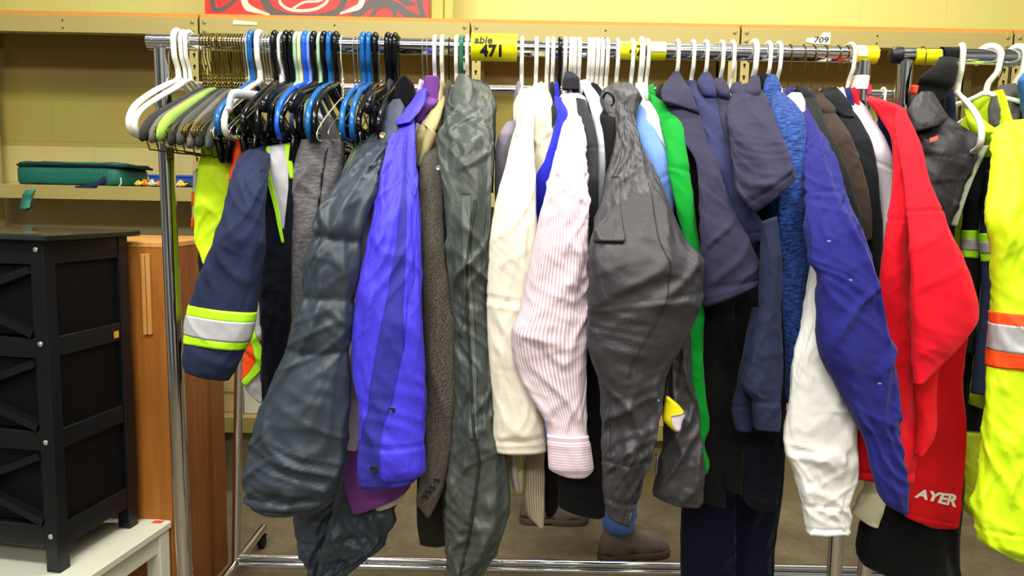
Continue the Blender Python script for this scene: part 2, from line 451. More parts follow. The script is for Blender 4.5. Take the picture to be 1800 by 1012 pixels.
# ================================================================== THE ROOM
R = 1.54                     # distance of the front rail
WALL_Y = 3.78
def wallmat():
    m, nt, b = newmat('painted_block_wall')
    L = nt.links.new
    geo = N(nt, 'ShaderNodeNewGeometry')
    sep = N(nt, 'ShaderNodeSeparateXYZ'); L(geo.outputs['Position'], sep.inputs[0])
    cmb = N(nt, 'ShaderNodeCombineXYZ'); L(sep.outputs['X'], cmb.inputs['X']); L(sep.outputs['Z'], cmb.inputs['Y'])
    br = N(nt, 'ShaderNodeTexBrick', offset=.5)
    br.inputs['Scale'].default_value = 1.0; br.inputs['Mortar Size'].default_value = .002
    br.inputs['Brick Width'].default_value = .42; br.inputs['Row Height'].default_value = .205
    br.inputs['Mortar Smooth'].default_value = .4
    br.inputs['Color1'].default_value = lin('#d9d392'); br.inputs['Color2'].default_value = lin('#d3cb8a'); br.inputs['Mortar'].default_value = lin('#c9bd78')
    L(cmb.outputs[0], br.inputs['Vector'])
    # the paint changes course by course behind the shelves
    mr = N(nt, 'ShaderNodeMapRange'); mr.inputs['From Min'].default_value = 0; mr.inputs['From Max'].default_value = 3
    L(sep.outputs['Z'], mr.inputs['Value'])
    rp = N(nt, 'ShaderNodeValToRGB'); rp.color_ramp.interpolation = 'CONSTANT'
    el = rp.color_ramp.elements
    el[0].position = 0; el[0].color = lin('#cdbf9c')
    el[1].position = 1.37 / 3; el[1].color = lin('#dccf98')
    for z, c in ((1.615, '#bfb268'), (1.905, '#bda872'), (2.17, '#c9c680')):
        e = el.new(z / 3); e.color = lin(c)
    L(mr.outputs['Result'], rp.inputs['Fac'])
    mx = N(nt, 'ShaderNodeMix', data_type='RGBA', blend_type='MULTIPLY'); mx.inputs['Factor'].default_value = .35
    L(rp.outputs['Color'], mx.inputs['A']); L(br.outputs['Color'], mx.inputs['B'])
    nz = N(nt, 'ShaderNodeTexNoise', Scale=3.0, Detail=6.0); L(geo.outputs['Position'], nz.inputs['Vector'])
    m2 = N(nt, 'ShaderNodeMix', data_type='RGBA', blend_type='SOFT_LIGHT'); m2.inputs['Factor'].default_value = .25
    L(mx.outputs['Result'], m2.inputs['A']); L(nz.outputs['Color'], m2.inputs['B'])
    L(m2.outputs['Result'], b.inputs['Base Color'])
    b.inputs['Roughness'].default_value = .6
    bp = N(nt, 'ShaderNodeBump', Strength=.5, Distance=.004); L(br.outputs['Fac'], bp.inputs['Height']); bp.invert = True
    n3 = N(nt, 'ShaderNodeTexNoise', Scale=90.0, Detail=4.0); L(geo.outputs['Position'], n3.inputs['Vector'])
    b2 = N(nt, 'ShaderNodeBump', Strength=.12, Distance=.003); L(n3.outputs['Fac'], b2.inputs['Height']); L(bp.outputs['Normal'], b2.inputs['Normal'])
    L(b2.outputs['Normal'], b.inputs['Normal'])
    return m
def floormat():
    m, nt, b = newmat('worn_concrete')
    L = nt.links.new
    geo = N(nt, 'ShaderNodeNewGeometry')
    n1 = N(nt, 'ShaderNodeTexNoise', Scale=2.2, Detail=9.0, Roughness=.65); L(geo.outputs['Position'], n1.inputs['Vector'])
    r = N(nt, 'ShaderNodeValToRGB')
    r.color_ramp.elements[0].position = .3; r.color_ramp.elements[0].color = lin('#5f5645')
    r.color_ramp.elements[1].position = .72; r.color_ramp.elements[1].color = lin('#94886f')
    L(n1.outputs['Fac'], r.inputs['Fac'])
    n2 = N(nt, 'ShaderNodeTexNoise', Scale=40.0, Detail=6.0); L(geo.outputs['Position'], n2.inputs['Vector'])
    mx = N(nt, 'ShaderNodeMix', data_type='RGBA', blend_type='SOFT_LIGHT'); mx.inputs['Factor'].default_value = .5
    L(r.outputs['Color'], mx.inputs['A']); L(n2.outputs['Color'], mx.inputs['B']); L(mx.outputs['Result'], b.inputs['Base Color'])
    b.inputs['Roughness'].default_value = .5
    bp = N(nt, 'ShaderNodeBump', Strength=.15, Distance=.004); L(n2.outputs['Fac'], bp.inputs['Height']); L(bp.outputs['Normal'], b.inputs['Normal'])
    return m
WALLM, FLOORM = wallmat(), floormat()
b = MB(); b.box(-4.5, 5.0, WALL_Y, WALL_Y + .15, 0, 3.6); tag(b.build('wall_back', WALLM), kind='structure')
b = MB(); b.box(-4.5, 5.0, -3.0, WALL_Y, -.1, 0); tag(b.build('floor', FLOORM), kind='structure')

STEEL = plain('tan_steel', '#a89a62', .5, 0, .4, .05, 3, .05, 200)
STEELD = plain('tan_steel_edge', '#8f8158', .5)
HOLE = plain('slot_shadow', '#2a2418', .9)
BOARD = plain('particle_board', '#c98f45', .75, var=.2, vscale=60)
# ------------------------------------------------------------------ shelving, one unit per bay
SY = 3.35                    # front of the shelving
ZT = P(900, 72, SY)[2]       # underside of the top beam
HB = .072
jx = [P(350, 55, SY)[0], P(827, 65, SY)[0], P(1301, 72, SY)[0], P(1780, 80, SY)[0]]
bayw = jx[1] - jx[0]
edges = [jx[0] - bayw] + jx + [jx[3] + bayw]
low = P(170, 333, SY)[2]
def bay(x0, x1, label, zlow):
    t = thing('shelving_unit', label, 'shelving', ((x0 + x1) / 2, SY, 0), 'tan steel shelving units along the back wall')
    g = .004
    x0 += g; x1 -= g
    dep = WALL_Y - SY - .03
    for z, h in ((ZT, HB), (zlow - .045, .05), (.30, .06)):
        bm = MB(); bk = MB()
        if z == ZT:
            bm.box(x0, x1, SY - .004, SY, z, z + h, .001); bm.box(x0, x1, SY, SY + .03, z + h - .004, z + h); bm.box(x0, x1, SY, SY + .04, z, z + .004)
            bk.box(x0, x1, SY + dep - .004, SY + dep, z, z + h)
        else:
            bm.box(x0, x1, SY - .003, SY + .001, z, z + h, .001); bk.box(x0, x1, SY + dep - .004, SY + dep, z, z + h)
        bm.build('shelf_beam', STEEL, t); bk.build('rear_beam', STEEL, t)
    b2 = MB(); b2.box(x0, x1, SY + .002, SY + dep, ZT + HB, ZT + HB + .018, .001); b2.build('shelf_board', BOARD, t)
    for z in (zlow + .005, .36):
        b3 = MB(); b3.box(x0 + .002, x1 - .002, SY + .001, SY + dep, z, z + .012, .001); b3.build('shelf_board', STEEL, t)
    k = MB(); k.box(x0 + .04, x1 - .04, SY + .05, SY + .06, 0, .30); k.build('kick_panel', plain('kick', '#8d7f5c', .6), t)
    for sx in (0, 1):
        for yy in (SY + .002, SY + dep - .045):
            u = MB(); w = .042
            xa = x0 if sx == 0 else x1 - w
            u.box(xa, xa + w, yy, yy + .003, 0, ZT + HB - .003); xw = x0 if sx == 0 else x1 - .003
            u.box(xw, xw + .003, yy, yy + .042, 0, ZT + HB - .003)
            uo = u.build('upright', STEEL, t)
            if yy < SY + .1:
                h = MB()
                for q in range(int((ZT - .1) / .05)):
                    zc = .1 + q * .05
                    h.lathe((xa + w / 2, yy - .0003, zc), (0, -1, 0), [(.006, 0), (.006, .0004)], 8)
                    h.box(xa + w / 2 - .003, xa + w / 2 + .003, yy - .0007, yy - .0003, zc - .014, zc)
                h.build('slot', HOLE, uo)
        rv = MB()
        for r_ in range(2):
            for c_ in range(1):
                xc = x0 + .022 if sx == 0 else x1 - .022
                rv.lathe((xc, SY - .004, ZT + .018 + r_ * .036), (0, -1, 0), [(.009, 0), (.009, .002), (.006, .004), (.002, .005)], 14)
        rv.build('rivet', plain('rivet', '#9a8c58', .4), t)
    rv = MB(); xc = (x0 + x1) / 2
    for zz in (.018, .05): rv.lathe((xc, SY - .004, ZT + zz), (0, -1, 0), [(.004, 0), (.004, .0006)], 8)
    rv.build('bolt_hole', HOLE, t)
    return t
labels = ['leftmost shelving bay, tan steel, green case and blue bin on its shelf',
          'tan shelving bay with the red painted panel on its top',
          'tan shelving bay behind the middle of the rack, with the 471 tag in front',
          'tan shelving bay with a torn 709 paper label on its beam',
          'rightmost shelving bay at the frame edge, above the lime jackets']
for i in range(5):
    bay(edges[i], edges[i + 1], labels[i], low)
# labels stuck to the beams
PAPER = plain('paper', '#e9e6d2', .7)
def text(name, body, mat, parent, M4, size, ext=.0006, bold=0, shear=0, squash=1.0, fn=None):
    cu = bpy.data.curves.new(name, 'FONT'); cu.body = body; cu.size = size; cu.extrude = ext; cu.offset = bold; cu.shear = shear
    cu.align_x = 'CENTER'; cu.align_y = 'CENTER'; cu.resolution_u = 6
    tmp = bpy.data.objects.new(name, cu); COL.objects.link(tmp)
    dg = bpy.context.evaluated_depsgraph_get(); dg.update()
    me = bpy.data.meshes.new_from_object(tmp.evaluated_get(dg))
    bpy.data.objects.remove(tmp)
    if fn:
        import bmesh
        bm = bmesh.new(); bm.from_mesh(me)
        for ax in (0, 1):
            ext_ = [v.co[ax] for v in bm.verts]
            for c in np.arange(min(ext_) + .0013, max(ext_), .0018 if ax else .004):
                co = [0, 0, 0]; no = [0, 0, 0]; co[ax] = c; no[ax] = 1
                bmesh.ops.bisect_plane(bm, geom=bm.verts[:] + bm.edges[:] + bm.faces[:], plane_co=co, plane_no=no)
        bm.to_mesh(me); bm.free()
    V = np.array([(v.co.x * squash, v.co.y, v.co.z) for v in me.vertices]); Fc = [tuple(p.vertices) for p in me.polygons]
    bpy.data.meshes.remove(me)
    W = fn(V) if fn else np.array([np.array(M4[0]) + v[0] * np.array(M4[1]) + v[1] * np.array(M4[2]) + v[2] * np.array(M4[3]) for v in V])
    return mesh(name, W, Fc, mat, parent, False)
INK = plain('ink', '#26261f', .6)
def quadsheet(name, pts, d, mat, parent=None, thick=.0012):
    """a stiff flat sheet through pixel corners at one distance"""
    A = np.array([P(x, y, d) for x, y in pts]); n = len(A)
    V = np.vstack([A, A + np.array([0, thick, 0])])
    Fc = [tuple(range(n)), tuple(range(n, 2 * n))[::-1]] + [(i, n + i, n + (i + 1) % n, (i + 1) % n) for i in range(n)]
    return mesh(name, V, Fc, mat, parent, False)
o = quadsheet('paper_label', [(1418, 67), (1440, 66), (1447, 57), (1460, 57), (1459, 78), (1432, 77), (1417, 74)], SY - .0065, PAPER)
tag(o, 'torn white paper label reading 709 on the shelf beam', 'label')
text('lettering', '709', INK, o, (P(1443, 70.5, SY - .0072), (1, 0, .0), (0, 0, 1), (0, -1, 0)), .034, .0002, .0005, .15, 1.25)
o = quadsheet('paper_label', [(410, 35), (452, 39), (452, 44), (409, 43)], SY - .0065, plain('faded_paper', '#ded4b2', .7))
tag(o, 'faded blank paper strip stuck on the beam under the red panel', 'label')

# ------------------------------------------------------------------ red painted panel on top of the shelves
RED, DGR, CRM = plain('panel_red', '#d8322b', .45), plain('panel_grey', '#564f4c', .5), plain('panel_cream', '#e9c7ae', .5)
PY_ = SY + .10
zt = ZT + HB + .0185
xa, xb = P(360, 20, PY_)[0], P(755, 20, PY_)[0]
t = thing('painted_panel', 'red panel painted with dark curved bands on top of shelves', 'painting', ((xa + xb) / 2, PY_, zt))
b = MB(); b.box(xa, xb, PY_, PY_ + .02, zt, zt + .52, .002); b.build('panel', RED, t)
def curveband(pts, w, mat, closed=False, yy=.0):
    p = np.array([P(x, y, PY_) for x, y in pts]); p = spl(np.vstack([p, p[:1]]) if closed else p, 8)
    p[:, 1] = PY_ - .0006 - yy
    T = np.gradient(p, axis=0); T /= np.linalg.norm(T, axis=1)[:, None] + 1e-9
    nn = np.stack([-T[:, 2], 0 * T[:, 0], T[:, 0]], 1)
    ww = (np.interp(np.linspace(0, 1, len(p)), np.linspace(0, 1, len(w)), w) * PY_ / F / 2)[:, None]
    V = np.vstack([p + nn * ww, p - nn * ww]); k = len(p)
    V = np.vstack([V, V + np.array([0, .0008 , 0])])
    Fc = [(i, i + 1, k + i + 1, k + i) for i in range(k - 1)]
    b = MB(); b.add(V, Fc); return b.build('painted_band', mat, t)
curveband([(452, -60), (466, 2), (490, 25), (540, 31), (585, 24), (604, 2), (610, -60)], [16, 12, 12], DGR)
curveband([(490, -8), (495, 8), (515, 18), (550, 17), (572, 6), (578, -8)], [5, 5], CRM, yy=.0004)
curveband([(515, 15), (535, 4), (560, 2), (575, -5)], [4, 3], CRM, yy=.0004)
curveband([(372, -40), (374, 8), (382, 18), (398, 12), (420, -6)], [9, 8, 6], DGR)
curveband([(425, -20), (432, 8), (445, 17), (474, 26)], [10, 12, 3], CRM, yy=.0004)
curveband([(640, -20), (634, 8), (618, 17), (598, 24)], [10, 9, 3], CRM, yy=.0004)
curveband([(620, 32), (640, 14), (660, 6), (690, 8), (716, 24), (738, 34)], [16, 14, 14], DGR)
curveband([(652, 30), (664, 14), (680, 10), (692, 18), (694, 32)], [8, 8], DGR, yy=.0003)
curveband([(738, -20), (738, 10), (748, 34)], [16, 10, 8], DGR)
curveband([(700, -20), (712, 2), (730, 8)], [22, 14, 4], DGR)
# olive board standing beside it
b = MB(); x0, x1 = P(757, 20, PY_)[0], P(796, 20, PY_)[0]
b.box(x0, x0 + (x1 - x0) * .55, PY_ + .02, PY_ + .05, zt, zt + .6, .003); b.box(x0 + (x1 - x0) * .58, x1, PY_ + .025, PY_ + .05, zt, zt + .6, .003)
tag(b.build('olive_board', plain('olive_board', '#a3a352', .6)), 'narrow olive green board standing right of the red panel', 'board')

# ------------------------------------------------------------------ things on the left shelf
shz = low + .0175
GRN, GRND, NAV = cloth('case_green', '#1f6a5b', .5, .1, .2, .1), cloth('case_black', '#14201f', .6, .1, .2), cloth('strap_navy', '#222a44', .7, .2, .2)
case_d = SY + .02
c0 = P(20, 300, case_d); c1 = P(222, 300, case_d)
t = thing('soft_case', 'flat green zip case with dark zipper lying on shelf', 'case', ((c0[0] + c1[0]) / 2, case_d, shz))
hz = .102
def slab(x0, x1, y0, y1, z0, z1, rad, seed, n=26):
    """a soft padded slab, rounded all round"""
    th = np.linspace(0, 2 * PI, 4 * n, endpoint=False); V = []; Fc = []
    cx, cy, cz = (x0 + x1) / 2, (y0 + y1) / 2, (z0 + z1) / 2; ax, ay, az = (x1 - x0) / 2, (y1 - y0) / 2, (z1 - z0) / 2
    prof = [(.86, -1), (.97, -.92), (1, -.7), (1.0, -.2), (1.0, .2), (1, .7), (.97, .92), (.86, 1), (.5, 1.03), (.05, 1.04)]
    for q, h in prof:
        e = .28
        px = np.sign(np.cos(th)) * np.abs(np.cos(th)) ** e * ax * q; py = np.sign(np.sin(th)) * np.abs(np.sin(th)) ** e * ay * q
        V.append(np.stack([cx + px, cy + py, cz + az * h + .006 * pn(px * 14, py * 14 + h * 3, seed)], 1))
    m = 4 * n; Vv = np.concatenate(V)
    for i in range(len(prof) - 1):
        for j in range(m): Fc.append((i * m + j, i * m + (j + 1) % m, (i + 1) * m + (j + 1) % m, (i + 1) * m + j))
    Fc += [tuple(range(m))[::-1], tuple(range((len(prof) - 1) * m, len(prof) * m))]
    return Vv, Fc
V, Fc = slab(c0[0], c1[0] - .03, case_d, case_d + .3, shz, shz + hz * .82, .02, 3)
mesh('body', V, Fc, GRN, t, True, V[:, [0, 2]])
V, Fc = slab(c0[0] - .002, c1[0], case_d - .004, case_d + .3, shz + hz * .80, shz + hz * .92, .02, 4); mesh('lid_edge', V, Fc, GRND, t, True, V[:, [0, 2]])
V, Fc = slab(c0[0] + .004, c1[0] - .012, case_d + .004, case_d + .29, shz + hz * .90, shz + hz, .02, 5); mesh('lid', V, Fc, GRN, t, True, V[:, [0, 2]])
b = MB(); b.tube([P(x, y, case_d - .006) for x, y in ((212, 312), (213, 322), (208, 330))], .003, 6); b.build('zipper_pull', plain('pale_cord', '#d9d6c8', .6), t)
def strap(name, pts, w, mat, parent, wv=(0, 0, 1), th=.003):
    p = spl(pts, 8); wv = np.array(wv, float) * w / 2
    off = np.array([0, th, 0])
    V = np.vstack([p - wv, p + wv, p - wv + off, p + wv + off]); k = len(p)
    Fc = []
    for i in range(k - 1):
        Fc += [(i, i + 1, k + i + 1, k + i), (2 * k + i, 3 * k + i, 3 * k + i + 1, 2 * k + i + 1), (i, 2 * k + i, 2 * k + i + 1, i + 1), (k + i, k + i + 1, 3 * k + i + 1, 3 * k + i)]
    Fc += [(0, k, 3 * k, 2 * k), (k - 1, 3 * k - 1, 4 * k - 1, 2 * k - 1)]
    return mesh(name, V, Fc, mat, parent, True, V[:, [0, 2]])
strap('carry_strap', [P(185, 314, case_d - .012), P(168, 325, case_d - .02), P(145, 331, case_d - .022), P(122, 333, case_d - .016)], .028, NAV, t)
d2 = case_d - .035
strap('handle', [P(66, 327, d2 + .05), P(60, 328, d2 + .03), P(50, 338, d2), P(46, 352, d2), P(43, 367, d2 - .01)], .045, cloth('handle_teal', '#2f7f6d', .6, .2, .2), t, (1, 0, .15))
strap('handle_lining', [P(60, 329, d2 + .03), P(69, 336, d2 + .02), P(67, 350, d2 + .03), P(55, 364, d2 + .01), P(44, 370, d2)], .02, NAV, t, (.6, 0, .6))
# blue bin and the pieces in front of it
bd = SY + .05
x0, x1 = P(244, 320, bd)[0], P(342, 320, bd)[0]
t = thing('storage_bin', 'shallow blue plastic bin on the shelf behind chrome post', 'bin', ((x0 + x1) / 2, bd, shz))
b = MB(); z1 = P(290, 306, bd)[2]
b.box(x0, x1, bd + .1, bd + .105, shz, z1, .002); b.box(x0, x1, bd + .29, bd + .295, shz, z1, .002); b.box(x0, x0 + .005, bd + .1, bd + .29, shz, z1); b.box(x1 - .005, x1, bd + .1, bd + .29, shz, z1); b.box(x0, x1, bd + .1, bd + .295, shz, shz + .005)
b.box(x0 - .006, x1 + .006, bd + .094, bd + .1, z1 - .01, z1, .002)
b.build('tub', plain('bin_blue', '#2f5fc0', .4), t)
cols = ['#d9c24a', '#e08a2c', '#3a3a30', '#c8c8b0', '#e0a030', '#6b6b50', '#d87a28', '#f0d060', '#4b4b40']
nm = ['yellow', 'orange', 'black', 'pale', 'amber', 'olive', 'rust', 'light yellow', 'charcoal']
for i, px in enumerate((246, 254, 262, 270, 279, 288, 297, 318, 328)):
    p = P(px, 326, bd + .03); xx = p[0]; zz = shz + .009
    ln = .03 + .012 * ((i * 7) % 3)
    b = MB(); yy = bd + .02 + .02 * (i % 3)
    pts = spl([(xx - ln * .6, yy, zz), (xx - ln * .2, yy + .01, zz + .012 + .006 * (i % 2)), (xx + ln * .2, yy - .005, zz + .004), (xx + ln * .55, yy + .01, zz + .01)], 5)
    b.tube(pts, np.interp(np.linspace(0, 1, len(pts)), [0, .3, .7, 1], [.004, .009, .008, .003]), 8)
    b.lathe((xx - ln * .2, yy + .002, zz - .004), (0, 0, 1), [(.008, 0), (.011, .006), (.006, .014)], 10)
    tag(b.build('toy_piece', plain('toy_' + nm[i], cols[i], .4), None, True),
        'small %s plastic piece in front of the blue bin' % nm[i], 'toy', 'small plastic pieces before the blue bin')

# ------------------------------------------------------------------ boxes on the bottom shelf seen past the clothes
bs = .3725
b = MB(); x0, x1 = P(386, 700, SY + .06)[0], P(424, 700, SY + .06)[0]
b.box(x0 - .05, x1, SY + .08, SY + .36, bs, bs + .26, .003); b.box(x0 - .05, x1, SY + .075, SY + .08, bs + .10, bs + .20, .001)
tag(b.build('wooden_box', plain('pale_ply', '#cdb78a', .7, var=.12, vscale=20)), 'pale wooden box on the bottom shelf left of chrome post', 'box')
b = MB(); x0, x1 = P(428, 700, SY + .06)[0], P(560, 700, SY + .06)[0]
b.box(x0, x1, SY + .06, SY + .36, bs, bs + .20, .004); b.box(x0 - .004, x1 + .004, SY + .056, SY + .364, bs + .20, bs + .235, .003)
tag(b.build('carton', plain('carton_white', '#dcd8cc', .7)), 'white lidded carton on the bottom shelf behind the puffer jacket', 'box')

# ------------------------------------------------------------------ dark chest of drawers on a white table, brown cabinet
BLK = plain('chest_black', '#1d1f25', .28, 0, .5, .25, 5, .06, 25)
BLKP = plain('chest_panel', '#0d0d11', .6, 0, .3)
SCREW = plain('screw_steel', '#d8d8d2', .3, .7)
ANG = math.radians(-9.5)
cr = P(105, 1008, 1.94)                       # front right foot
crx, cry, crz = cr[0], cr[1], cr[2]
ctop = P(100, 424, 1.94)[2]
W_, D_ = .50, .33
ca, sa = math.cos(ANG), math.sin(ANG)
def cl(x, y, z):      # x to the right from the front right corner, y back
    return np.array([crx + x * ca - y * sa, cry + x * sa + y * ca, z])
def cbox(mb, x0, x1, y0, y1, z0, z1, bev=.002):
    mb.box(crx + x0, crx + x1, cry + y0, cry + y1, z0, z1, bev, ANG, (crx, cry)); return mb
t = thing('drawer_chest', 'black three-drawer chest with X braces standing on white table', 'chest of drawers', cl(-W_ / 2, D_ / 2, crz))
H = ctop - crz
def zf(f): return crz + H * f
pw = .042
for x0 in (-pw, -W_):
    for y0 in (0, D_ - pw): b = MB(); cbox(b, x0, x0 + pw, y0, y0 + pw, crz, ctop, .003); b.build('post', BLK, t)
rails = [.995, .735, .71 , .425, .40, .115]
zr = [(.93, .998), (.655, .715), (.375, .435), (.075, .145)]
for a, c in zr:
    for q in ((-W_ + pw, -pw, .002, .03), (-.030, -.004, pw, D_ - pw), (-W_ + .004, -W_ + .03, pw, D_ - pw)):
        b = MB(); cbox(b, *q, zf(a), zf(c)); b.build('rail', BLK, t)
for q, n_ in (((-.022, -.014, pw * .5, D_ - pw * .5), 'side_panel'), ((-W_ + .014, -W_ + .022, pw * .5, D_ - pw * .5), 'side_panel'), ((-W_ + .02, -.02, D_ - .02, D_ - .012), 'back_panel')):
    b = MB(); cbox(b, *q, zf(.1), zf(.98), .001); b.build(n_, BLKP, t)
b = MB(); cbox(b, -W_ - .02, .025, -.025, D_ + .03, ctop, ctop + .018, .004); b.build('top', plain('chest_top', '#2d3330', .12, 0, .6, .15, 4), t)
lv = [(.715, .93), (.435, .655), (.145, .375)]
for a, c in lv:
    d = MB(); cbox(d, -W_ + pw + .004, -pw - .004, .018, .03, zf(a) + .004, zf(c) - .004, .002)
    do = d.build('drawer', BLKP, t)
    x = MB(); m_ = (zf(a) + zf(c)) / 2; xm = -W_ / 2
    for sx in (-1, 1):
        xe = xm + sx * (W_ / 2 - pw)
        for ze, z0 in ((zf(c), m_ + .02), (zf(a), m_ - .02)):
            x.bar(cl(xe, .010, ze - .012 if ze > m_ else ze + .012), cl(xm + sx * .03, .010, z0), .02, .032, (-sa, ca, 0))
    x.bar(cl(xm - .05, .010, m_), cl(xm + .05, .010, m_), .02, .075, (-sa, ca, 0))
    x.build('cross_brace', BLK, do)
for f_ in (.975, .70, .405, .115):
    b = MB(); b.lathe(cl(-pw / 2, -.0005, zf(f_)), (sa, -ca, 0), [(.007, 0), (.007, .002), (.004, .0035)], 14); b.build('screw', SCREW, t)
for nme, q, col in (('price_sticker', (cl(-.10, .05, ctop + .0185), (.03 * ca, .03 * sa, 0), (0, .02, 0)), '#e05a45'),):
    a, u_, v_ = q; a = np.array(a); u_ = np.array(u_); v_ = np.array(v_)
    V = [a, a + u_, a + u_ + v_, a + v_]; V = V + [p + np.array([0, 0, .0006]) for p in V]
    tag(mesh(nme, V, [(0, 1, 2, 3), (4, 5, 6, 7), (0, 1, 5, 4), (1, 2, 6, 5), (2, 3, 7, 6), (3, 0, 4, 7)], plain('sticker_red', col, .6), t, False), 'red sticker')
b = MB(); cbox(b, -.003, -.0015, D_ - pw - .032, D_ - pw - .012, zf(.668), zf(.69), .0003); tag(b.build('price_sticker', plain('sticker_amber', '#d8a53c', .6), t), 'amber sticker')
# white table
WHT = plain('table_white', '#dfe0cf', .35, 0, .5, .03, 6)
t = thing('side_table', 'white wooden table carrying the black drawer chest', 'table', cl(-W_ / 2, D_ / 2, 0))
b = MB(); cbox(b, -.62, .085, -.14, D_ + .045, crz - .026, crz - .0005, .004); b.build('table_top', WHT, t)
b = MB()
for x0 in (.07, -.61 + .005):
    cbox(b, x0 - .02 if x0 > 0 else x0, x0 if x0 > 0 else x0 + .02, -.10, D_ + .01, crz - .09, crz - .026, .002)
cbox(b, -.58, .03, D_ + .015, D_ + .035, crz - .09, crz - .026, .002); cbox(b, -.58, .03, -.125, -.105, crz - .09, crz - .026, .002)
b.build('apron', WHT, t)
for x0 in (.03, -.61):
    for y0 in (-.13, D_ - .012):
        b = MB(); cbox(b, x0, x0 + .05, y0, y0 + .05, 0, crz - .026, .003); b.build('leg', WHT, t)
a = cl(.035, D_ + .01, crz)
V = [a, a + np.array([.03, 0, 0]), a + np.array([.035, .02, 0]), a + np.array([.004, .02, 0])]; V = V + [p + np.array([0, 0, .0006]) for p in V]
tag(mesh('price_sticker', V, [(0, 1, 2, 3), (4, 5, 6, 7), (0, 1, 5, 4), (1, 2, 6, 5), (2, 3, 7, 6), (3, 0, 4, 7)], plain('sticker_red', '#e05a45', .6), t, False), 'red sticker')
# brown cabinet
def woodmat(name, a, c):
    m, nt, bb = newmat(name); L = nt.links.new
    tc = N(nt, 'ShaderNodeTexCoord'); mp = N(nt, 'ShaderNodeMapping'); mp.inputs['Scale'].default_value = (14, 14, 1.2); L(tc.outputs['Object'], mp.inputs['Vector'])
    nz = N(nt, 'ShaderNodeTexNoise', Scale=2.0, Detail=6.0, Distortion=1.0); L(mp.outputs['Vector'], nz.inputs['Vector'])
    r = N(nt, 'ShaderNodeValToRGB'); r.color_ramp.elements[0].position = .3; r.color_ramp.elements[0].color = lin(a); r.color_ramp.elements[1].position = .7; r.color_ramp.elements[1].color = lin(c)
    L(nz.outputs['Fac'], r.inputs['Fac']); L(r.outputs['Color'], bb.inputs['Base Color']); bb.inputs['Roughness'].default_value = .5
    return m
WOOD = woodmat('cabinet_wood', '#9a6228', '#ad7433'); WOODL = woodmat('cabinet_edge', '#c58f4e', '#d6a463')
cy0 = 2.30
xl, xr = P(248, 430, cy0)[0], P(298, 440, cy0)[0]
zt2 = P(300, 436, cy0)[2]; cd_ = .40
t = thing('wooden_cabinet', 'tall plain brown wooden cabinet behind the left chrome post', 'cabinet', ((xl + xr) / 2, cy0 + .2, 0))
b = MB(); b.box(xl - .25, xr - .0185, cy0, cy0 + .018, 0, zt2 - .0005, .001); b.build('front', WOOD, t)
b = MB(); b.box(xr - .018, xr, cy0, cy0 + cd_, 0, zt2 - .0005, .001); b.build('side_panel', woodmat('cabinet_side_shaded', '#84502a', '#966036'), t)  # same wood made darker: shade of this face put into its colour
b = MB(); b.box(xl - .25, xl - .232, cy0 + .0185, cy0 + cd_, 0, zt2 - .0005, .001); b.build('side_panel', WOOD, t)
b = MB(); b.box(xl - .231, xr - .019, cy0 + cd_ - .006, cy0 + cd_, 0, zt2 - .0005); b.build('rear_panel', WOOD, t)
b = MB(); b.box(xl - .252, xr + .002, cy0 - .002, cy0 + cd_ + .002, zt2, zt2 + .018, .002); b.build('top', WOODL, t)
for x in (250, 258):
    b = MB(); p = P(x, 435, cy0 - .01); p2 = P(x, 588, cy0 - .01)
    b.box(p[0] - .006, p[0] + .006, cy0 - .012, cy0 - .0005, p2[2], p[2] - .02, .001); b.build('edge_strip', WOODL, t)

# ------------------------------------------------------------------ garment racks
CHR = plain('chrome', '#d9d9dc', .09, 1.0)
CHRD = plain('dark_cap', '#22252b', .4)
RUB = plain('rubber', '#1a1a1c', .6)
RR = .0158
def rack(label, rail0, rail1, posts, y, zb, inner=True, groupcap=None, foot=.26, extra=True):
    """rail and posts from measured points; base with casters on the floor"""
    t = thing('clothes_rack', label, 'clothes rack', ((rail0[0] + rail1[0]) / 2, y, 0))
    b = MB(); b.tube([rail0, rail1], RR, 24); b.build('rail', CHR, t, True)
    for a, e in posts:
        a = np.array(a); e = np.array(e); d = (e - a) / (e[2] - a[2]); e = a + d * (zb - a[2])
        b = MB(); a2 = a + d * (-.012); b.tube([a2, e], RR * .98, 24); po = b.build('post', CHR, t, True)
        k = MB(); k.tube([a + d * -.10, a + d * -.125], RR * 1.14, 20); k.build('collar', CHR, po, True)
        k = MB(); k.tube([(e[0], e[1] - foot, zb), (e[0], e[1] + foot, zb)], RR, 20); fo = k.build('foot', CHR, t, True)
        for s in (-1, 1):
            c = MB(); cx, cy_ = e[0], e[1] + s * (foot - .025)
            rw = (zb - .02) * .5 - .002
            c.lathe((cx - .012, cy_, rw + .0005), (1, 0, 0), [(rw * .85, 0), (rw, .004), (rw, .02), (rw * .85, .024)], 22)
            c.tube([(cx, cy_, rw), (cx, cy_, zb - .012)], .008, 8); c.box(cx - .018, cx + .018, cy_ - .012, cy_ + .012, 2 * rw + .001, 2 * rw + .006, .001)
            c.build('caster', RUB, fo, True)
    ends = [np.array(p[0]) + (np.array(p[1]) - np.array(p[0])) / (p[1][2] - p[0][2]) * (zb - p[0][2]) for p in posts]
    if len(ends) > 1:
        for dz in ((0, .026) if extra else (0,)):
            b = MB(); b.tube([ends[0] + np.array([0, 0, dz]), ends[-1] + np.array([0, 0, dz])], RR * .8, 18); b.build('base_bar', CHR, t, True)
    return t
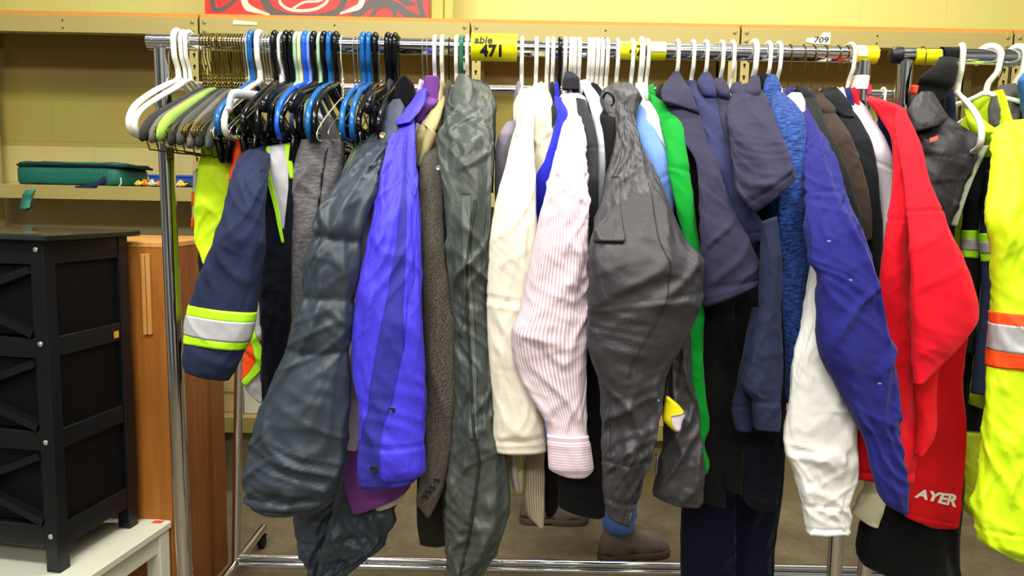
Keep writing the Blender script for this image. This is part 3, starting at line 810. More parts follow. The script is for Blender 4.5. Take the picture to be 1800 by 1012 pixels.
# front rack
fr0, fr1 = P(262, 73, R), P(1541, 97, R)
fz = (fr0[2] + fr1[2]) / 2
def RZ(px):     # a point on the axis of the front rail
    p = P(px, 85, R); f = (p[0] - fr0[0]) / (fr1[0] - fr0[0]); return np.array([p[0], R, fr0[2] + (fr1[2] - fr0[2]) * f])
FRONT = rack('long chrome clothes rack in front, tagged 471, full of garments', fr0, fr1,
             [(P(284, 75, R), P(325, 1005, R)), (P(1517, 97, R), P(1467, 1000, R))], R, .12)
# right rack
rr0, rr1 = P(1571, 97, R + .02), P(1990, 105, R + .02)
RIGHT = rack('second chrome rack at right, holding the vest and lime jackets', rr0, rr1,
             [(P(1592, 98, R + .02), P(1520, 1005, R + .02)), (P(1965, 104, R + .02), P(1880, 1005, R + .02))], R + .02, .12)
c = MB(); c.lathe(rr0 + np.array([.002, 0, 0]), (-1, 0, 0), [(RR * 1.05, -.012), (RR * 1.05, .004), (RR * .8, .009), (.002, .011)], 22); c.build('end_cap', CHRD, RIGHT, True)
c = MB(); c.lathe(fr0 + np.array([.002, 0, 0]), (-1, 0, 0), [(RR * 1.03, -.01), (RR * 1.03, .003), (.002, .005)], 22); c.build('end_cap', CHR, FRONT, True)
# rear rack
RB = 2.55
zbr = .15
br0, br1 = P(290, 151, RB), P(1640, 167, RB)
REAR = rack('rear chrome rack seen past the clothes, with two low bars', br0, br1,
            [(P(428, 153, RB), P(415, 985, RB)), (P(1600, 166, RB), P(1585, 1000, RB))], RB, .072, foot=.3)
# tags, tape
YEL = plain('tag_yellow', '#f4ee1e', .35)
def wraptape(name, c0, c1, r, a0, a1, mat, parent=None, loc=None, n=26, wav=0):
    """a strip wound round the rail; angles measured from straight up towards the room"""
    th = np.linspace(a0, a1, n); V = []; xs = np.linspace(0, 1, 14)
    for q in (r, r + .0008):
        for f in xs:
            c = c0 + (c1 - c0) * f
            for a in th:
                w = wav * pn(np.array([f * 4]), np.array([a * 2]), 8)[0]
                V.append(c + np.array([0, -math.sin(a), math.cos(a)]) * (q + w))
    m = len(xs); Fc = []
    for L_ in (0, 1):
        for i in range(m - 1):
            for j in range(n - 1):
                k = L_ * m * n + i * n + j; Fc.append((k, k + 1, k + n + 1, k + n))
    return mesh(name, V, Fc, mat, parent, True)
def ontape(c, r):
    return lambda V: np.array([c + np.array([v[0], 0, 0]) + np.array([0, -math.sin(PI / 2 - v[1] / r), math.cos(PI / 2 - v[1] / r)]) * (r + .0016 + v[2]) for v in V])
tr = .0262
t = thing('lot_tag', 'yellow sticker tag reading 471 wrapped on the rail', 'tag', RZ(868))
wraptape('sticker', RZ(829) + np.array([0, -.004, 0]), RZ(909) + np.array([0, -.004, 0]), tr, -.3, PI * .98, YEL, t)
cc = RZ(866) + np.array([0, -.004, -.0])
def shifted(c, r, dx, dy): 
    f = ontape(c, r); return lambda V: f(V + np.array([dx, dy, 0]))
text('number', '471', INK, t, None, .031, .0001, .0011, 0, 1.02, shifted(cc, tr, .0, -.0125))
text('lettering', 'able', plain('tag_print', '#3a3a18', .6), t, None, .020, .0002, .0005, .15, 1.1, shifted(cc, tr, -.018, .0085))
t = thing('lot_tag', 'second yellow tag behind white hooks near rack middle, partly hidden', 'tag', RZ(1130))
wraptape('sticker', RZ(1086), RZ(1169), RR + .0012, -.2, PI * 1.05, YEL, t)
text('number', '471', INK, t, None, .026, .0001, .0009, 0, 1.0, shifted(RZ(1122), RR + .0012, 0, -.004))
wraptape('clear_strip', RZ(1140), RZ(1168), RR + .0024, .5, 1.8, plain('clear_tape', '#e4e6dc', .2), t)
t = thing('end_tape', 'yellow tape wrapped round the front rail right end', 'tape', RZ(1520))
wraptape('tape', RZ(1500), RZ(1540), RR + .001, -2.6, PI, YEL, t)
wraptape('glare_strip', RZ(1503), RZ(1519), RR + .002, .2, 1.9, plain('white_tape', '#eeeee2', .4), t)
pa, pb = P(1513, 134, R), P(1511, 158, R)
b = MB(); b.tube([pa, pb], RR * 1.1, 20); tag(b.build('white_tape', plain('white_tape', '#eeeee2', .4), None, True), 'white tape band round the front rack right post', 'tape')
def RZ2(px):
    p = P(px, 100, R + .02); f = (p[0] - rr0[0]) / (rr1[0] - rr0[0]); return rr0 + (rr1 - rr0) * f
t = thing('yellow_tape', 'yellow tape under the right rack rail beside black cloth', 'tape', RZ2(1630))
wraptape('tape', RZ2(1604), RZ2(1648), RR + .001, .9, PI * 1.2, YEL, t)
b = MB(); pa, pb = P(1522, 152, R), P(1521, 168, R); b.box(pa[0] - .004, pa[0] + .003, R - .021, R - .0185, pb[2], pa[2], .0005)
tag(b.build('pink_ribbon', plain('ribbon_pink', '#d02f62', .5)), 'short pink ribbon on the front rack right post', 'ribbon')
# ================================================================== HANGERS
PL = {
 'white': plain('hanger_white', '#eeeee4', .35), 'black': plain('hanger_black', '#101114', .22), 'blue': plain('hanger_blue', '#1f68a8', .25),
 'bright blue': plain('hanger_bright_blue', '#2465d8', .3), 'pale blue': plain('hanger_pale_blue', '#7f9be0', .35), 'mint': plain('hanger_mint', '#a9cfae', .35),
 'cream': plain('hanger_cream', '#e3dcae', .35), 'green': plain('hanger_green', '#2f7a63', .35), 'clear': plain('hanger_clear', '#dfe3ea', .12, spec=.8),
 'silver wire': plain('hanger_silver', '#b9b9b4', .3, .9), 'gold wire': plain('hanger_gold', '#7d6f35', .35, .8), 'dark wire': plain('hanger_dark', '#2b2723', .4, .6),
 'white wire': plain('hanger_white_wire', '#d8d8cc', .4), 'grey foam': cloth('foam_grey', '#55564f', .9, .3, .3), 'dark foam': cloth('foam_dark', '#3a3b38', .9, .3, .3),
 'green foam': cloth('foam_green', '#9fc25a', .9, .2, .2), 'taupe foam': cloth('foam_taupe', '#6f6c66', .9, .3, .3)}
RP = RR
def hook_pts(rt, drop=.078, front=True):
    h = RP + rt + .0004
    a = np.radians(np.linspace(-35, 195, 24))
    pts = [(0, math.cos(t) * h, math.sin(t) * h) for t in a]
    pts += [(0, -h * .82, -.030), (0, -h * .45, -.043), (0, -.003, -.054), (0, 0, -drop)]
    p = np.array(pts)
    return np.vstack([p[:22], spl(p[22:], 5)])
CACHE = {}
def hanger_mesh(kind, var=0):
    """local shape, origin on the rail axis, near end towards -y; returns list of (part, V, F)"""
    out = []
    if kind == 'tube':
        rt = .0042; b = MB(); b.tube(hook_pts(rt), rt, 10)
        k = [( 0, 0, -.074), (0, -.022, -.082), (0, -.050, -.098), (0, -.120, -.132), (0, -.178, -.163), (0, -.203, -.184), (0, -.210, -.204), (0, -.200, -.219), (0, -.180, -.224)]
        n = spl(k, 5); f = n[::-1] * np.array([1, -1, 1]); loop = np.vstack([n, f])
        b.tube(loop[:-1], rt, 10, closed=True)
        out.append(('hanger', b))
    elif kind == 'sturdy':     # heavy hanger with flat section and neck
        rt = .0058; b = MB(); b.tube(hook_pts(rt), rt, 10)
        k = [(0, 0, -.070), (0, -.025, -.083), (0, -.05, -.092), (0, -.12, -.122), (0, -.185, -.158), (0, -.212, -.190), (0, -.205, -.215), (0, -.17, -.223)]
        n = spl(k, 5); loop = np.vstack([n, n[::-1] * np.array([1, -1, 1])]); b.tube(loop[:-1], rt, 10, closed=True)
        out.append(('hanger', b))
    elif kind == 'notch':      # tubular with dress notches
        rt = .0056; b = MB(); b.tube(hook_pts(rt), rt, 10)
        k = [(0, 0, -.074), (0, -.022, -.082), (0, -.075, -.098), (0, -.085, -.108), (0, -.098, -.104), (0, -.15, -.128), (0, -.19, -.155), (0, -.207, -.19), (0, -.198, -.216), (0, -.17, -.222)]
        n = spl(k, 5); loop = np.vstack([n, n[::-1] * np.array([1, -1, 1])]); b.tube(loop[:-1], rt, 10, closed=True)
        out.append(('hanger', b))
    elif kind == 'wire':
        rt = .0013; b = MB(); b.tube(hook_pts(rt, .085), rt, 6)
        for s in (0, 1):     # twisted neck
            z = np.linspace(-.062, -.105, 26); a = (z * 420) + s * PI
            b.tube(np.stack([.0018 * np.cos(a), .0018 * np.sin(a), z], 1), .0012, 5)
        k = [(0, 0, -.104), (0, -.03, -.112), (0, -.12, -.148), (0, -.19, -.180), (0, -.207, -.192), (0, -.200, -.203), (0, -.18, -.204)]
        n = spl(k, 4); loop = np.vstack([n, n[::-1] * np.array([1, -1, 1])]); b.tube(loop[:-1], rt, 6, closed=True)
        out.append(('hanger', b))
    elif kind == 'padded':
        rt = .0013; b = MB(); b.tube(hook_pts(rt, .085), rt, 6)
        for s in (0, 1):
            z = np.linspace(-.055, -.10, 26); a = (z * 420) + s * PI
            b.tube(np.stack([.0018 * np.cos(a), .0018 * np.sin(a), z], 1), .0012, 5)
        out.append(('hook', b))
        c = MB(); y = np.linspace(-.215, .215, 41); z = -.094 - .50 * np.abs(y) ** 1.05 - .9 * np.maximum(0, np.abs(y) - .17) ** 1.3
        r = np.interp(np.abs(y), [0, .03, .12, .19, .21, .215], [.007, .011, .0135, .015, .012, .005])
        c.tube(np.stack([0 * y, y, z], 1), r, 12, flat=.6)
        b2 = MB(); b2.tube([(0, -.2, -.205), (0, -.19, -.225), (0, .19, -.225), (0, .2, -.205)], .0014, 6)
        out.append(('foam_cover', c)); out.append(('bar', b2))
    elif kind in ('clip', 'skirt'):
        rt = .0054; b = MB(); b.tube(hook_pts(rt if kind == 'clip' else .0035), rt if kind == 'clip' else .0035, 10)
        if kind == 'clip':
            k = [(0, 0, -.074), (0, -.022, -.082), (0, -.06, -.098), (0, -.13, -.130), (0, -.19, -.165), (0, -.207, -.19), (0, -.198, -.21), (0, -.17, -.216)]
            n = spl(k, 5); loop = np.vstack([n, n[::-1] * np.array([1, -1, 1])]); b.tube(loop[:-1], rt, 10, closed=True)
            zb, ye = -.218, .17
            b2 = MB(); b2.bar((0, -.19, -.205), (0, .19, -.205), .010, .014); out.append(('bar', b2))
        else:
            b.box(-.004, .004, -.012, .012, -.12, -.06, .003)
            k = [(0, -.010, -.098), (0, -.03, -.108), (0, -.07, -.114), (0, -.185, -.124), (0, -.206, -.136), (0, -.212, -.158)]
            n = spl(k, 5)
            for q in (n, n * np.array([1, -1, 1])): b.tube(q, .0085, 8, flat=.5)
            zb, ye = -.135, .13
        out.append(('hanger', b))
        if kind == 'clip':
            for s in (-1, 1):
                c = MB(); y0 = s * ye
                for sx in (-1, 1):
                    c.tube([(sx * .006, y0, zb + .014), (sx * .012, y0, zb - .004), (sx * .009, y0, zb - .022), (sx * .0045, y0, zb - .048), (sx * .006, y0, zb - .056)], [.008, .013, .014, .014, .008], 8, flat=.5)
                c.tube([(-.012, y0, zb - .012), (.012, y0, zb - .012)], .005, 10)
                out.append(('clip', c))
    elif kind == 'suit':
        rt = .0056; b = MB(); b.tube(hook_pts(rt), rt, 10)
        y = np.linspace(-.215, .215, 45); z = -.080 - .34 * np.abs(y) ** 1.05 - 1.6 * np.maximum(0, np.abs(y) - .16) ** 1.5
        r = np.interp(np.abs(y), [0, .03, .10, .18, .207, .215], [.009, .010, .012, .016, .015, .006])
        b.tube(np.stack([0 * y, y, z], 1), r, 14, flat=.6)
        out.append(('hanger', b))
        c = MB(); c.tube(spl([(0, -.16, -.15), (0, -.165, -.20), (0, -.12, -.214), (0, .12, -.214), (0, .165, -.20), (0, .16, -.15)], 5), .007, 8); out.append(('bar', c))
        for s in (-1, 1):
            c = MB(); y0 = s * .14; zb = -.214
            for sx in (-1, 1):
                c.tube([(sx * .006, y0, zb + .014), (sx * .013, y0, zb - .004), (sx * .010, y0, zb - .022), (sx * .005, y0, zb - .050), (sx * .006, y0, zb - .058)], [.006, .011, .013, .013, .007], 8, flat=.45)
            c.tube([(-.013, y0, zb - .012), (.013, y0, zb - .012)], .005, 10)
            out.append(('clip', c))
    return out
def hang_proto(kind, mats, narrow=False):
    key = (kind, mats, narrow)
    if key not in CACHE:
        parts = []
        for pname, b in hanger_mesh(kind):
            V = np.concatenate(b.V)
            if kind in ('tube', 'sturdy', 'notch', 'clip', 'suit'):
                q = V[:, 2] < -.075; V[q, 2] = -.075 + (V[q, 2] + .075) * (.86 if kind != 'tube' or mats[0] == 'white' else .7)
                if mats[0] in ('mint', 'cream', 'pale blue'): V[q, 1] *= .66
            if narrow:      # arms folded in under the shoulders of the garment
                low = V[:, 2] < -.06; V[low, 1] = np.where(V[low, 1] < 0, V[low, 1] * .40, V[low, 1] * .7); V[low, 2] -= .018 * np.clip((-.06 - V[low, 2]) / .03, 0, 1)
            me = bpy.data.meshes.new(pname)
            me.from_pydata([tuple(v) for v in V], [], b.F)
            me.polygons.foreach_set('use_smooth', [True] * len(me.polygons))
            uv = me.uv_layers.new(name='UVMap'); idx = np.empty(len(me.loops), int); me.loops.foreach_get('vertex_index', idx)
            uv.data.foreach_set('uv', V[idx][:, 1:].ravel())
            mk = mats[1] if (pname in ('foam_cover', 'clip', 'bar') and kind != 'padded' or pname == 'foam_cover') and len(mats) > 1 else mats[0]
            me.materials.append(PL[mk]); parts.append((pname, me))
        CACHE[key] = parts
    return CACHE[key]
def hang(c, kind, mats, label, group=None, rot=0, tilt=0, name=None, flip=False, narrow=False):
    """one hanger on the rail; c is the point on the rail axis"""
    if isinstance(mats, str): mats = (mats,)
    parts = hang_proto(kind, mats, narrow)
    nm = name or {'tube': 'plastic_hanger', 'sturdy': 'plastic_hanger', 'notch': 'plastic_hanger', 'wire': 'wire_hanger', 'padded': 'padded_hanger', 'clip': 'clip_hanger', 'skirt': 'skirt_hanger', 'suit': 'suit_hanger'}[kind]
    if len(parts) == 1:
        o = bpy.data.objects.new(nm, parts[0][1]); link(o); tag(o, label, 'hanger', group)
    else:
        o = thing(nm, label, 'hanger', (0, 0, 0), group)
        for pn_, me in parts:
            q = bpy.data.objects.new(pn_ if pn_ != 'hanger' else 'frame', me); link(q); q.parent = o
    o.location = tuple(c); o.rotation_euler = (tilt, 0, rot + (PI if flip else 0))
    return o
# ---- empty hangers at the left end of the front rack
EG = 'empty hangers bunched at the left end of the front rack'
rg = random.Random(4)
def rr_(a): return rg.uniform(-a, a)
for i, (px, rt, lab) in enumerate(((313, .02, 'leftmost white plastic hanger, empty, at the rack left end'), (325, -.01, 'second white plastic hanger from the rack left end, empty'), (334, -.05, 'third white plastic hanger, empty, beside the padded grey hangers'))):
    hang(RZ(px), 'tube' if i else 'sturdy', 'white', lab, EG, rt, name='plastic_hanger')
foams = ['dark foam', 'taupe foam', 'green foam', 'dark foam', 'grey foam', 'taupe foam', 'dark foam', 'grey foam', 'taupe foam', 'grey foam']
fl = ['leftmost padded hanger with dark grey foam, next to the white hangers', 'padded grey foam hanger just left of the light green one', 'padded hanger with light green foam cover among grey ones',
      'dark padded hanger just right of the light green one', 'grey padded hanger two places right of the light green one', 'taupe padded hanger three places right of the light green one',
      'dark padded hanger four places right of the light green one', 'grey padded hanger five places right of the light green one', 'taupe padded hanger six places right of the light green one', 'rightmost grey padded hanger before the blue hanger']
for i in range(8):
    hang(RZ(358 + i * 9.2) , 'padded', ('gold wire', foams[i]), fl[i] if i < 7 else fl[9], EG, -.13 + .026 * i, (.0, .012, -.01, .03, .025, .05, .045, .06)[i])
for i in range(15):
    hang(RZ(356.5 + i * 5.2), 'wire', 'gold wire', 'thin gold wire hanger with twisted neck, crowded among padded hangers at left', 'gold wire hangers crowded at the left end', rr_(.04))
ex = [ # px, kind, mats, label
 (432, 'wire', ('silver wire',), 'silver wire hanger left of the first blue hanger'),
 (437, 'wire', ('white wire',), 'white wire hanger touching the first blue hanger'),
 (444, 'clip', ('blue', 'black'), 'leftmost blue plastic hanger with black clips'),
 (457, 'sturdy', ('white',), 'thick white plastic hanger between blue and black empty hangers'),
 (467, 'wire', ('silver wire',), 'left silver wire hanger of three beside the thick white one'),
 (472, 'wire', ('silver wire',), 'middle silver wire hanger of three beside the thick white one'),
 (477, 'wire', ('silver wire',), 'right silver wire hanger of three beside the thick white one'),
 (485, 'clip', ('black', 'black'), 'black clip hanger just left of the white skirt hanger'),
 (497, 'skirt', ('clear',), 'white plastic skirt hanger with flat drooping arms'),
 (505, 'notch', ('black',), 'black clip hanger just right of the white skirt hanger'),
 (515, 'suit', ('black', 'black'), 'wide black suit hanger left of the mint hanger'),
 (523, 'tube', ('mint',), 'pale mint hanger left of the cream one'),
 (530, 'tube', ('cream',), 'cream plastic hanger between mint and bright blue'),
 (539, 'notch', ('bright blue',), 'bright blue plastic hanger with shoulder notches'),
 (546, 'tube', ('pale blue',), 'pale blue hanger beside the bright blue one'),
 (554, 'clip', ('black', 'black'), 'black hanger between pale blue and mint hangers'),
 (564, 'tube', ('mint',), 'mint hanger right of the pale blue one'),
 (572, 'suit', ('black', 'black'), 'wide black suit hanger right of the second mint hanger'),
 (581, 'notch', ('blue',), 'blue notched hanger before the middle black hangers'),
 (592, 'notch', ('black',), 'black clip hanger right of the middle blue hanger'),
 (602, 'wire', ('white wire',), 'cream coloured wire hanger left of the bare stretch of rail'),
 (624, 'wire', ('silver wire',), 'silver wire hanger, left one of the pair before two blue hangers'),
 (631, 'wire', ('silver wire',), 'silver wire hanger, right one of the pair before two blue hangers'),
 (640, 'notch', ('blue',), 'left one of the two adjoining blue hangers at right of cluster'),
 (650, 'notch', ('blue',), 'right one of the two adjoining blue hangers at right of cluster'),
 (661, 'clip', ('black', 'black'), 'black clip hanger touching the rightmost blue hanger'),
 (669, 'wire', ('silver wire',), 'lone silver wire hanger among the rightmost black hangers'),
 (683, 'suit', ('black', 'black'), 'wide black suit hanger, second from right of empty cluster'),
 (696, 'clip', ('black', 'black'), 'rightmost black clip hanger of the empty cluster')]
for px, k, m, lab in ex: hang(RZ(px), k, m, lab, EG, -.15 if k == 'skirt' else rr_(.05))
# ================================================================== GARMENTS
FH = 'hangers carrying the clothes on the front rack'
class G:
    """one hanging garment: an Empty at its neck, its shown parts as children"""
    def __init__(s, name, label, cat, hx, mat, group=None, hem=.98, body=True, rail=RZ, near=.115, far=.2, half=.0115, y=0, top=.068, skew=0):
        s.c = rail(hx); s.mat = mat
        s.e = thing(name, label, cat, s.c - np.array([0, 0, .08]), group)
        if body: s.body(hem, near, far, half, top)
    def body(s, hem, near, far, half, top):
        z0 = s.c[2] - top; L = z0 - hem; n = int(L / .02)
        z = np.linspace(0, L, n); th = np.linspace(0, 2 * PI, 40, endpoint=False)
        V = []; U = []
        SEED[0] += 1
        for q in z:
            w = np.interp(q, [0, .01, .05, .14, .2, L], [.25, .33, .5, .95, 1, 1.0])
            hw = np.interp(q, [0, .02, .1, L], [.35, .7, 1, 1.15]) * half
            yn, yf = near * w, far * w
            cx = s.c[0] + hw * np.sin(th); cy = s.c[1] + np.where(np.cos(th) < 0, yn, yf) * np.cos(th)
            f = folds(th * .06, np.full_like(th, q), SEED[0], .003, .002) * min(1, q / .1)
            V.append(np.stack([cx + f * np.sin(th), cy, np.full_like(th, z0 - q)], 1)); U.append(np.stack([th * .07, np.full_like(th, q)], 1))
        m = 40; V = np.concatenate(V); U = np.concatenate(U)
        Fc = [(i * m + j, i * m + (j + 1) % m, (i + 1) * m + (j + 1) % m, (i + 1) * m + j) for i in range(n - 1) for j in range(m)]
        Fc += [tuple(range(m))[::-1], tuple(range((n - 1) * m, n * m))]
        mesh('body', V, Fc, s.mat, s.e, True, U)
    def loft(s, part, rows, d=1.3, mat=None, build=True, parent=None, seg=84, label=None, **kw):
        l = Loft(rows, d, **kw)
        l.o = None
        if build:
            l.o = l.build(part, mat or s.mat, parent or s.e, seg=seg)
            if label: l.o['label'] = label
        return l
def held(px, colour, label, kind='tube', rail=RZ, rot=0, name=None, group=FH, full=False):
    return hang(rail(px), kind, colour, label, group, rot, name=name, narrow=not full)
def button(parent, p, r, mat, name='button'):
    b = MB(); b.lathe(p, (0, -1, .05), [(r, -.001), (r, .001), (r * .8, .0018), (r * .55, .0012), (.0005, .0012)], 14)
    return b.build(name, mat, parent, True)

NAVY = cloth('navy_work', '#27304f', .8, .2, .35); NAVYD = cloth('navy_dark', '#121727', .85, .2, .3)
LIME = cloth('hivis_lime', '#d8ff1c', .6, .1, .3, c2=None, var=.06); ORNG = cloth('hivis_orange', '#ff5a1f', .6, .1, .2, var=.05)
SILV = cloth('reflective_silver', '#b9b9bd', .35, 0, .2, .05, var=.04); LIMET = cloth('reflective_lime', '#b9fa2a', .5, 0, .2, .05, var=.04)
BTN = plain('button_dark', '#2a2b33', .25); GOLD = plain('snap_gold', '#cdb98a', .3, .8); STL = plain('snap_steel', '#d9dade', .25, .9)

# --- 1 lime vest at the left end
g = G('safety_jacket', 'lime hi-vis jacket with orange trim, leftmost garment behind the navy jacket', 'jacket', 448, LIME, hem=1.1, near=.08, top=.17)
l = g.loft('sleeve', [(365, 236, 440, 240), (362, 248, 432, 250), (349, 319, 425, 315), (343, 380, 405, 380), (343, 417, 388, 420), (352, 448, 374, 452), (357, 462, 367, 466)], 1.42, av=.007, ad=.005)
g.loft('orange_trim', [(413, 246, 432, 246), (407, 285, 424, 285), (402, 318, 412, 318)], 1.385, ORNG)
q = g.loft('reflective_band', [(341, 300, 352, 302), (340, 360, 347, 360), (339, 400, 345, 400)], 1.44, SILV)
q.build('orange_band', ORNG, g.e, .62, 1.0, off=.003, hollow=False); q.build('orange_band', ORNG, g.e, 1.55, 1.98, off=.003, hollow=False)
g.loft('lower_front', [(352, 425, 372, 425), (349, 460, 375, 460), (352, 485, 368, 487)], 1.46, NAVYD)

# --- 2 navy work jacket with reflective cuff
g = G('work_jacket', 'navy work jacket with lime and silver reflective band on its sleeve', 'jacket', 478, NAVY, hem=1.02, near=.10, top=.14)
l = g.loft('sleeve', [(452, 246, 476, 246, 1.42), (430, 268, 474, 270, 1.36), (416, 290, 471, 300, 1.31), (401, 343, 466, 345, 1.27), (379, 427, 464, 430, 1.25), (364, 467, 461, 470), (339, 534, 452, 548), (330, 575, 443, 590), (330, 598, 432, 612), (325, 632, 422, 634), (327, 652, 410, 656), (348, 660, 402, 668)],
           d=1.25, av=.007, ad=.0065, grooves=(2.1,), k=.5, thmax=.045)
l.build('lime_band', LIMET, g.e, 6.0, 6.42, off=.0016, hollow=False); l.build('silver_band', SILV, g.e, 6.40, 7.45, off=.0021, hollow=False); l.build('lime_band', LIMET, g.e, 7.43, 8.05, off=.0016, hollow=False)
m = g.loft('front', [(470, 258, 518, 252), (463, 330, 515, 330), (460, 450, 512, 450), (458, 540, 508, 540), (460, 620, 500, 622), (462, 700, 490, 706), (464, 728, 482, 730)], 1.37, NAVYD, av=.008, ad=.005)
m.patch('silver_strap', SILV, g.e, [(0, -.75, .45), (.5, -.5, .75), (1, -.1, .8), (1.35, .3, .7), (1.6, .5, .62)], .003)
m.patch('lime_edge', LIMET, g.e, [(0, -.98, -.7), (.5, -.8, -.45), (1, -.35, -.05), (1.35, .1, .35), (1.8, .5, .65)], .004)
m.patch('lime_edge', LIMET, g.e, [(0, .4, .75), (.5, .7, .95), (.8, .85, .97)], .004)
held(478, 'silver wire', 'silver wire hanger carrying the navy work jacket', 'wire')

# --- 3 safety vest hanging low behind
g = G('safety_vest', 'grey safety vest with orange and lime chevrons, low behind navy sleeve', 'vest', 466, SILV, hem=1.05, near=.03, top=.2, half=.006)
l = g.loft('front', [(442, 500, 492, 500), (436, 560, 490, 560), (430, 610, 485, 610), (428, 660, 480, 660), (436, 688, 476, 690), (452, 704, 472, 708)], 1.46, av=.006, ad=.005)
l.patch('orange_panel', ORNG, g.e, [(1.3, -.98, -.7), (2, -.98, -.2), (2.4, -.98, .05), (2.8, -.98, -.4), (3.2, -.98, -.9)], .003)
l.patch('lime_band', LIMET, g.e, [(1.0, -.95, -.55), (1.5, -.6, -.1), (2, -.2, .35), (2.4, .05, .55), (2.8, -.4, .25), (3.2, -.9, -.3), (3.5, -.98, -.65)], .004)
l.patch('lime_band', LIMET, g.e, [(3.3, .55, .8), (4, .4, .75), (4.7, .2, .6)], .004)
# --- 4 grey textured cardigan
KNIT = cloth('grey_knit', '#7d7a7d', .95, .4, .35, .3, 'heather', '#5c595e')
g = G('cardigan', 'mottled grey knit cardigan between navy jacket and slate puffer', 'cardigan', 575, KNIT, hem=1.1, near=.09, top=.14)
l = g.loft('sleeve', [(530, 246, 606, 246), (522, 275, 604, 275), (514, 330, 600, 330), (511, 400, 592, 400), (510, 450, 578, 450), (511, 500, 560, 500), (513, 560, 545, 560), (515, 620, 535, 622)], 1.38, av=.008, ad=.003)
l.line('open_edge', BTN, g.e, [(.5, .35), (2, .3), (3.5, .25)], .0022)

# --- 5 slate puffer coat
SLATE = cloth('slate_nylon', '#3d4650', .48, .05, .22, .04); SLATEL = cloth('slate_lining', '#4f5a48', .6, .1, .3)
g = G('puffer_coat', 'slate grey quilted puffer coat with a bulging sleeve, left of blue shirt', 'coat', 688, SLATE, hem=.9, half=.012)
l = g.loft('sleeve', [(668, 212, 694, 206, 1.43), (650, 245, 682, 245, 1.37), (630, 272, 670, 272, 1.32), (606, 303, 664, 300, 1.28), (582, 340, 660, 332, 1.25), (560, 380, 644, 374, 1.23), (557, 408, 636, 413, 1.22), (540, 455, 630, 457), (535, 497, 624, 500), (510, 590, 612, 585), (473, 689, 608, 690), (453, 747, 606, 747), (440, 812, 600, 812), (437, 858, 590, 850), (440, 884, 572, 880), (455, 899, 520, 902)],
           d=1.22, av=.010, ad=.008, k=.5, thmax=.055, puff=(0, 3.0, 6.05, 8.2, 9.2, 13.3, 14.1, 15), puffa=.012)
a = g.loft('back_panel', [(560, 600, 640, 600), (530, 860, 640, 860), (520, 890, 625, 890), (524, 930, 600, 930), (535, 970, 590, 970), (548, 1012, 585, 1012), (556, 1050, 580, 1050)], 1.42, av=.009, ad=.010, puff=(0, 1, 2.2, 3.3, 4.3, 6), puffa=.006)
a = g.loft('front_panel', [(610, 600, 690, 600), (605, 820, 692, 820), (592, 880, 692, 880), (584, 910, 689, 905), (574, 950, 674, 946), (566, 985, 642, 983), (560, 1015, 606, 1012), (556, 1045, 580, 1042)], 1.37, av=.010, ad=.011, puff=(0, 1, 2.6, 3.8, 5, 7), puffa=.007)
g.loft('lining', [(664, 205, 684, 198, 1.42), (640, 232, 676, 240, 1.39), (620, 262, 654, 268, 1.36), (606, 292, 636, 296, 1.34), (594, 326, 610, 326, 1.33)], 1.4, SLATEL, k=.3, av=.003)
c = g.loft('collar', [(690, 176, 704, 174, 1.44), (678, 190, 710, 190, 1.41), (674, 212, 706, 214, 1.38), (668, 240, 700, 240, 1.35), (660, 270, 690, 268), (657, 298, 682, 296), (657, 320, 672, 320)], 1.34, cloth('slate_collar', '#3c4456', .6, .1, .4), k=.35, av=.007, ad=.006)
button(g.e, P(672, 238, 1.322), .0055, GOLD, 'snap'); button(g.e, P(657, 310, 1.322), .005, STL, 'snap')
held(688, 'black', 'black hanger inside the slate puffer coat, next to the bare rail', 'tube', rot=.06)
# black furry collar piece standing behind
FUR = cloth('black_fleece', '#0c0c0f', .95, .5, .5, .4)
g = G('fleece_jacket', 'black fleece jacket, only its upturned collar shows left of purple collar', 'jacket', 712, FUR, hem=1.05)
g.loft('collar', [(704, 135, 716, 133), (694, 152, 728, 150), (696, 172, 731, 170), (706, 190, 726, 190), (712, 200, 720, 200)], 1.47, av=.006, ad=.008)
held(703, 'dark wire', 'dark wire hanger carrying the black fleece jacket', 'wire')

# --- 6 pale mauve shirt
PALE = cloth('mauve_shirt', '#cfc4cc', .85, .15, .4)
g = G('shirt', 'pale mauve shirt, a narrow strip left of the blue shirt', 'shirt', 742, PALE, hem=1.02)
g.loft('sleeve', [(705, 215, 725, 212, 1.45), (690, 238, 720, 236, 1.39), (664, 300, 705, 300, 1.32), (643, 372, 690, 372, 1.30), (627, 437, 690, 437), (626, 516, 680, 516), (615, 615, 670, 615), (606, 700, 650, 700), (598, 760, 635, 762), (596, 783, 628, 792)], 1.3, av=.005, ad=.004, grooves=(8.05,))
held(744, 'silver wire', 'silver wire hanger of the pale mauve shirt, first after bare rail', 'wire')

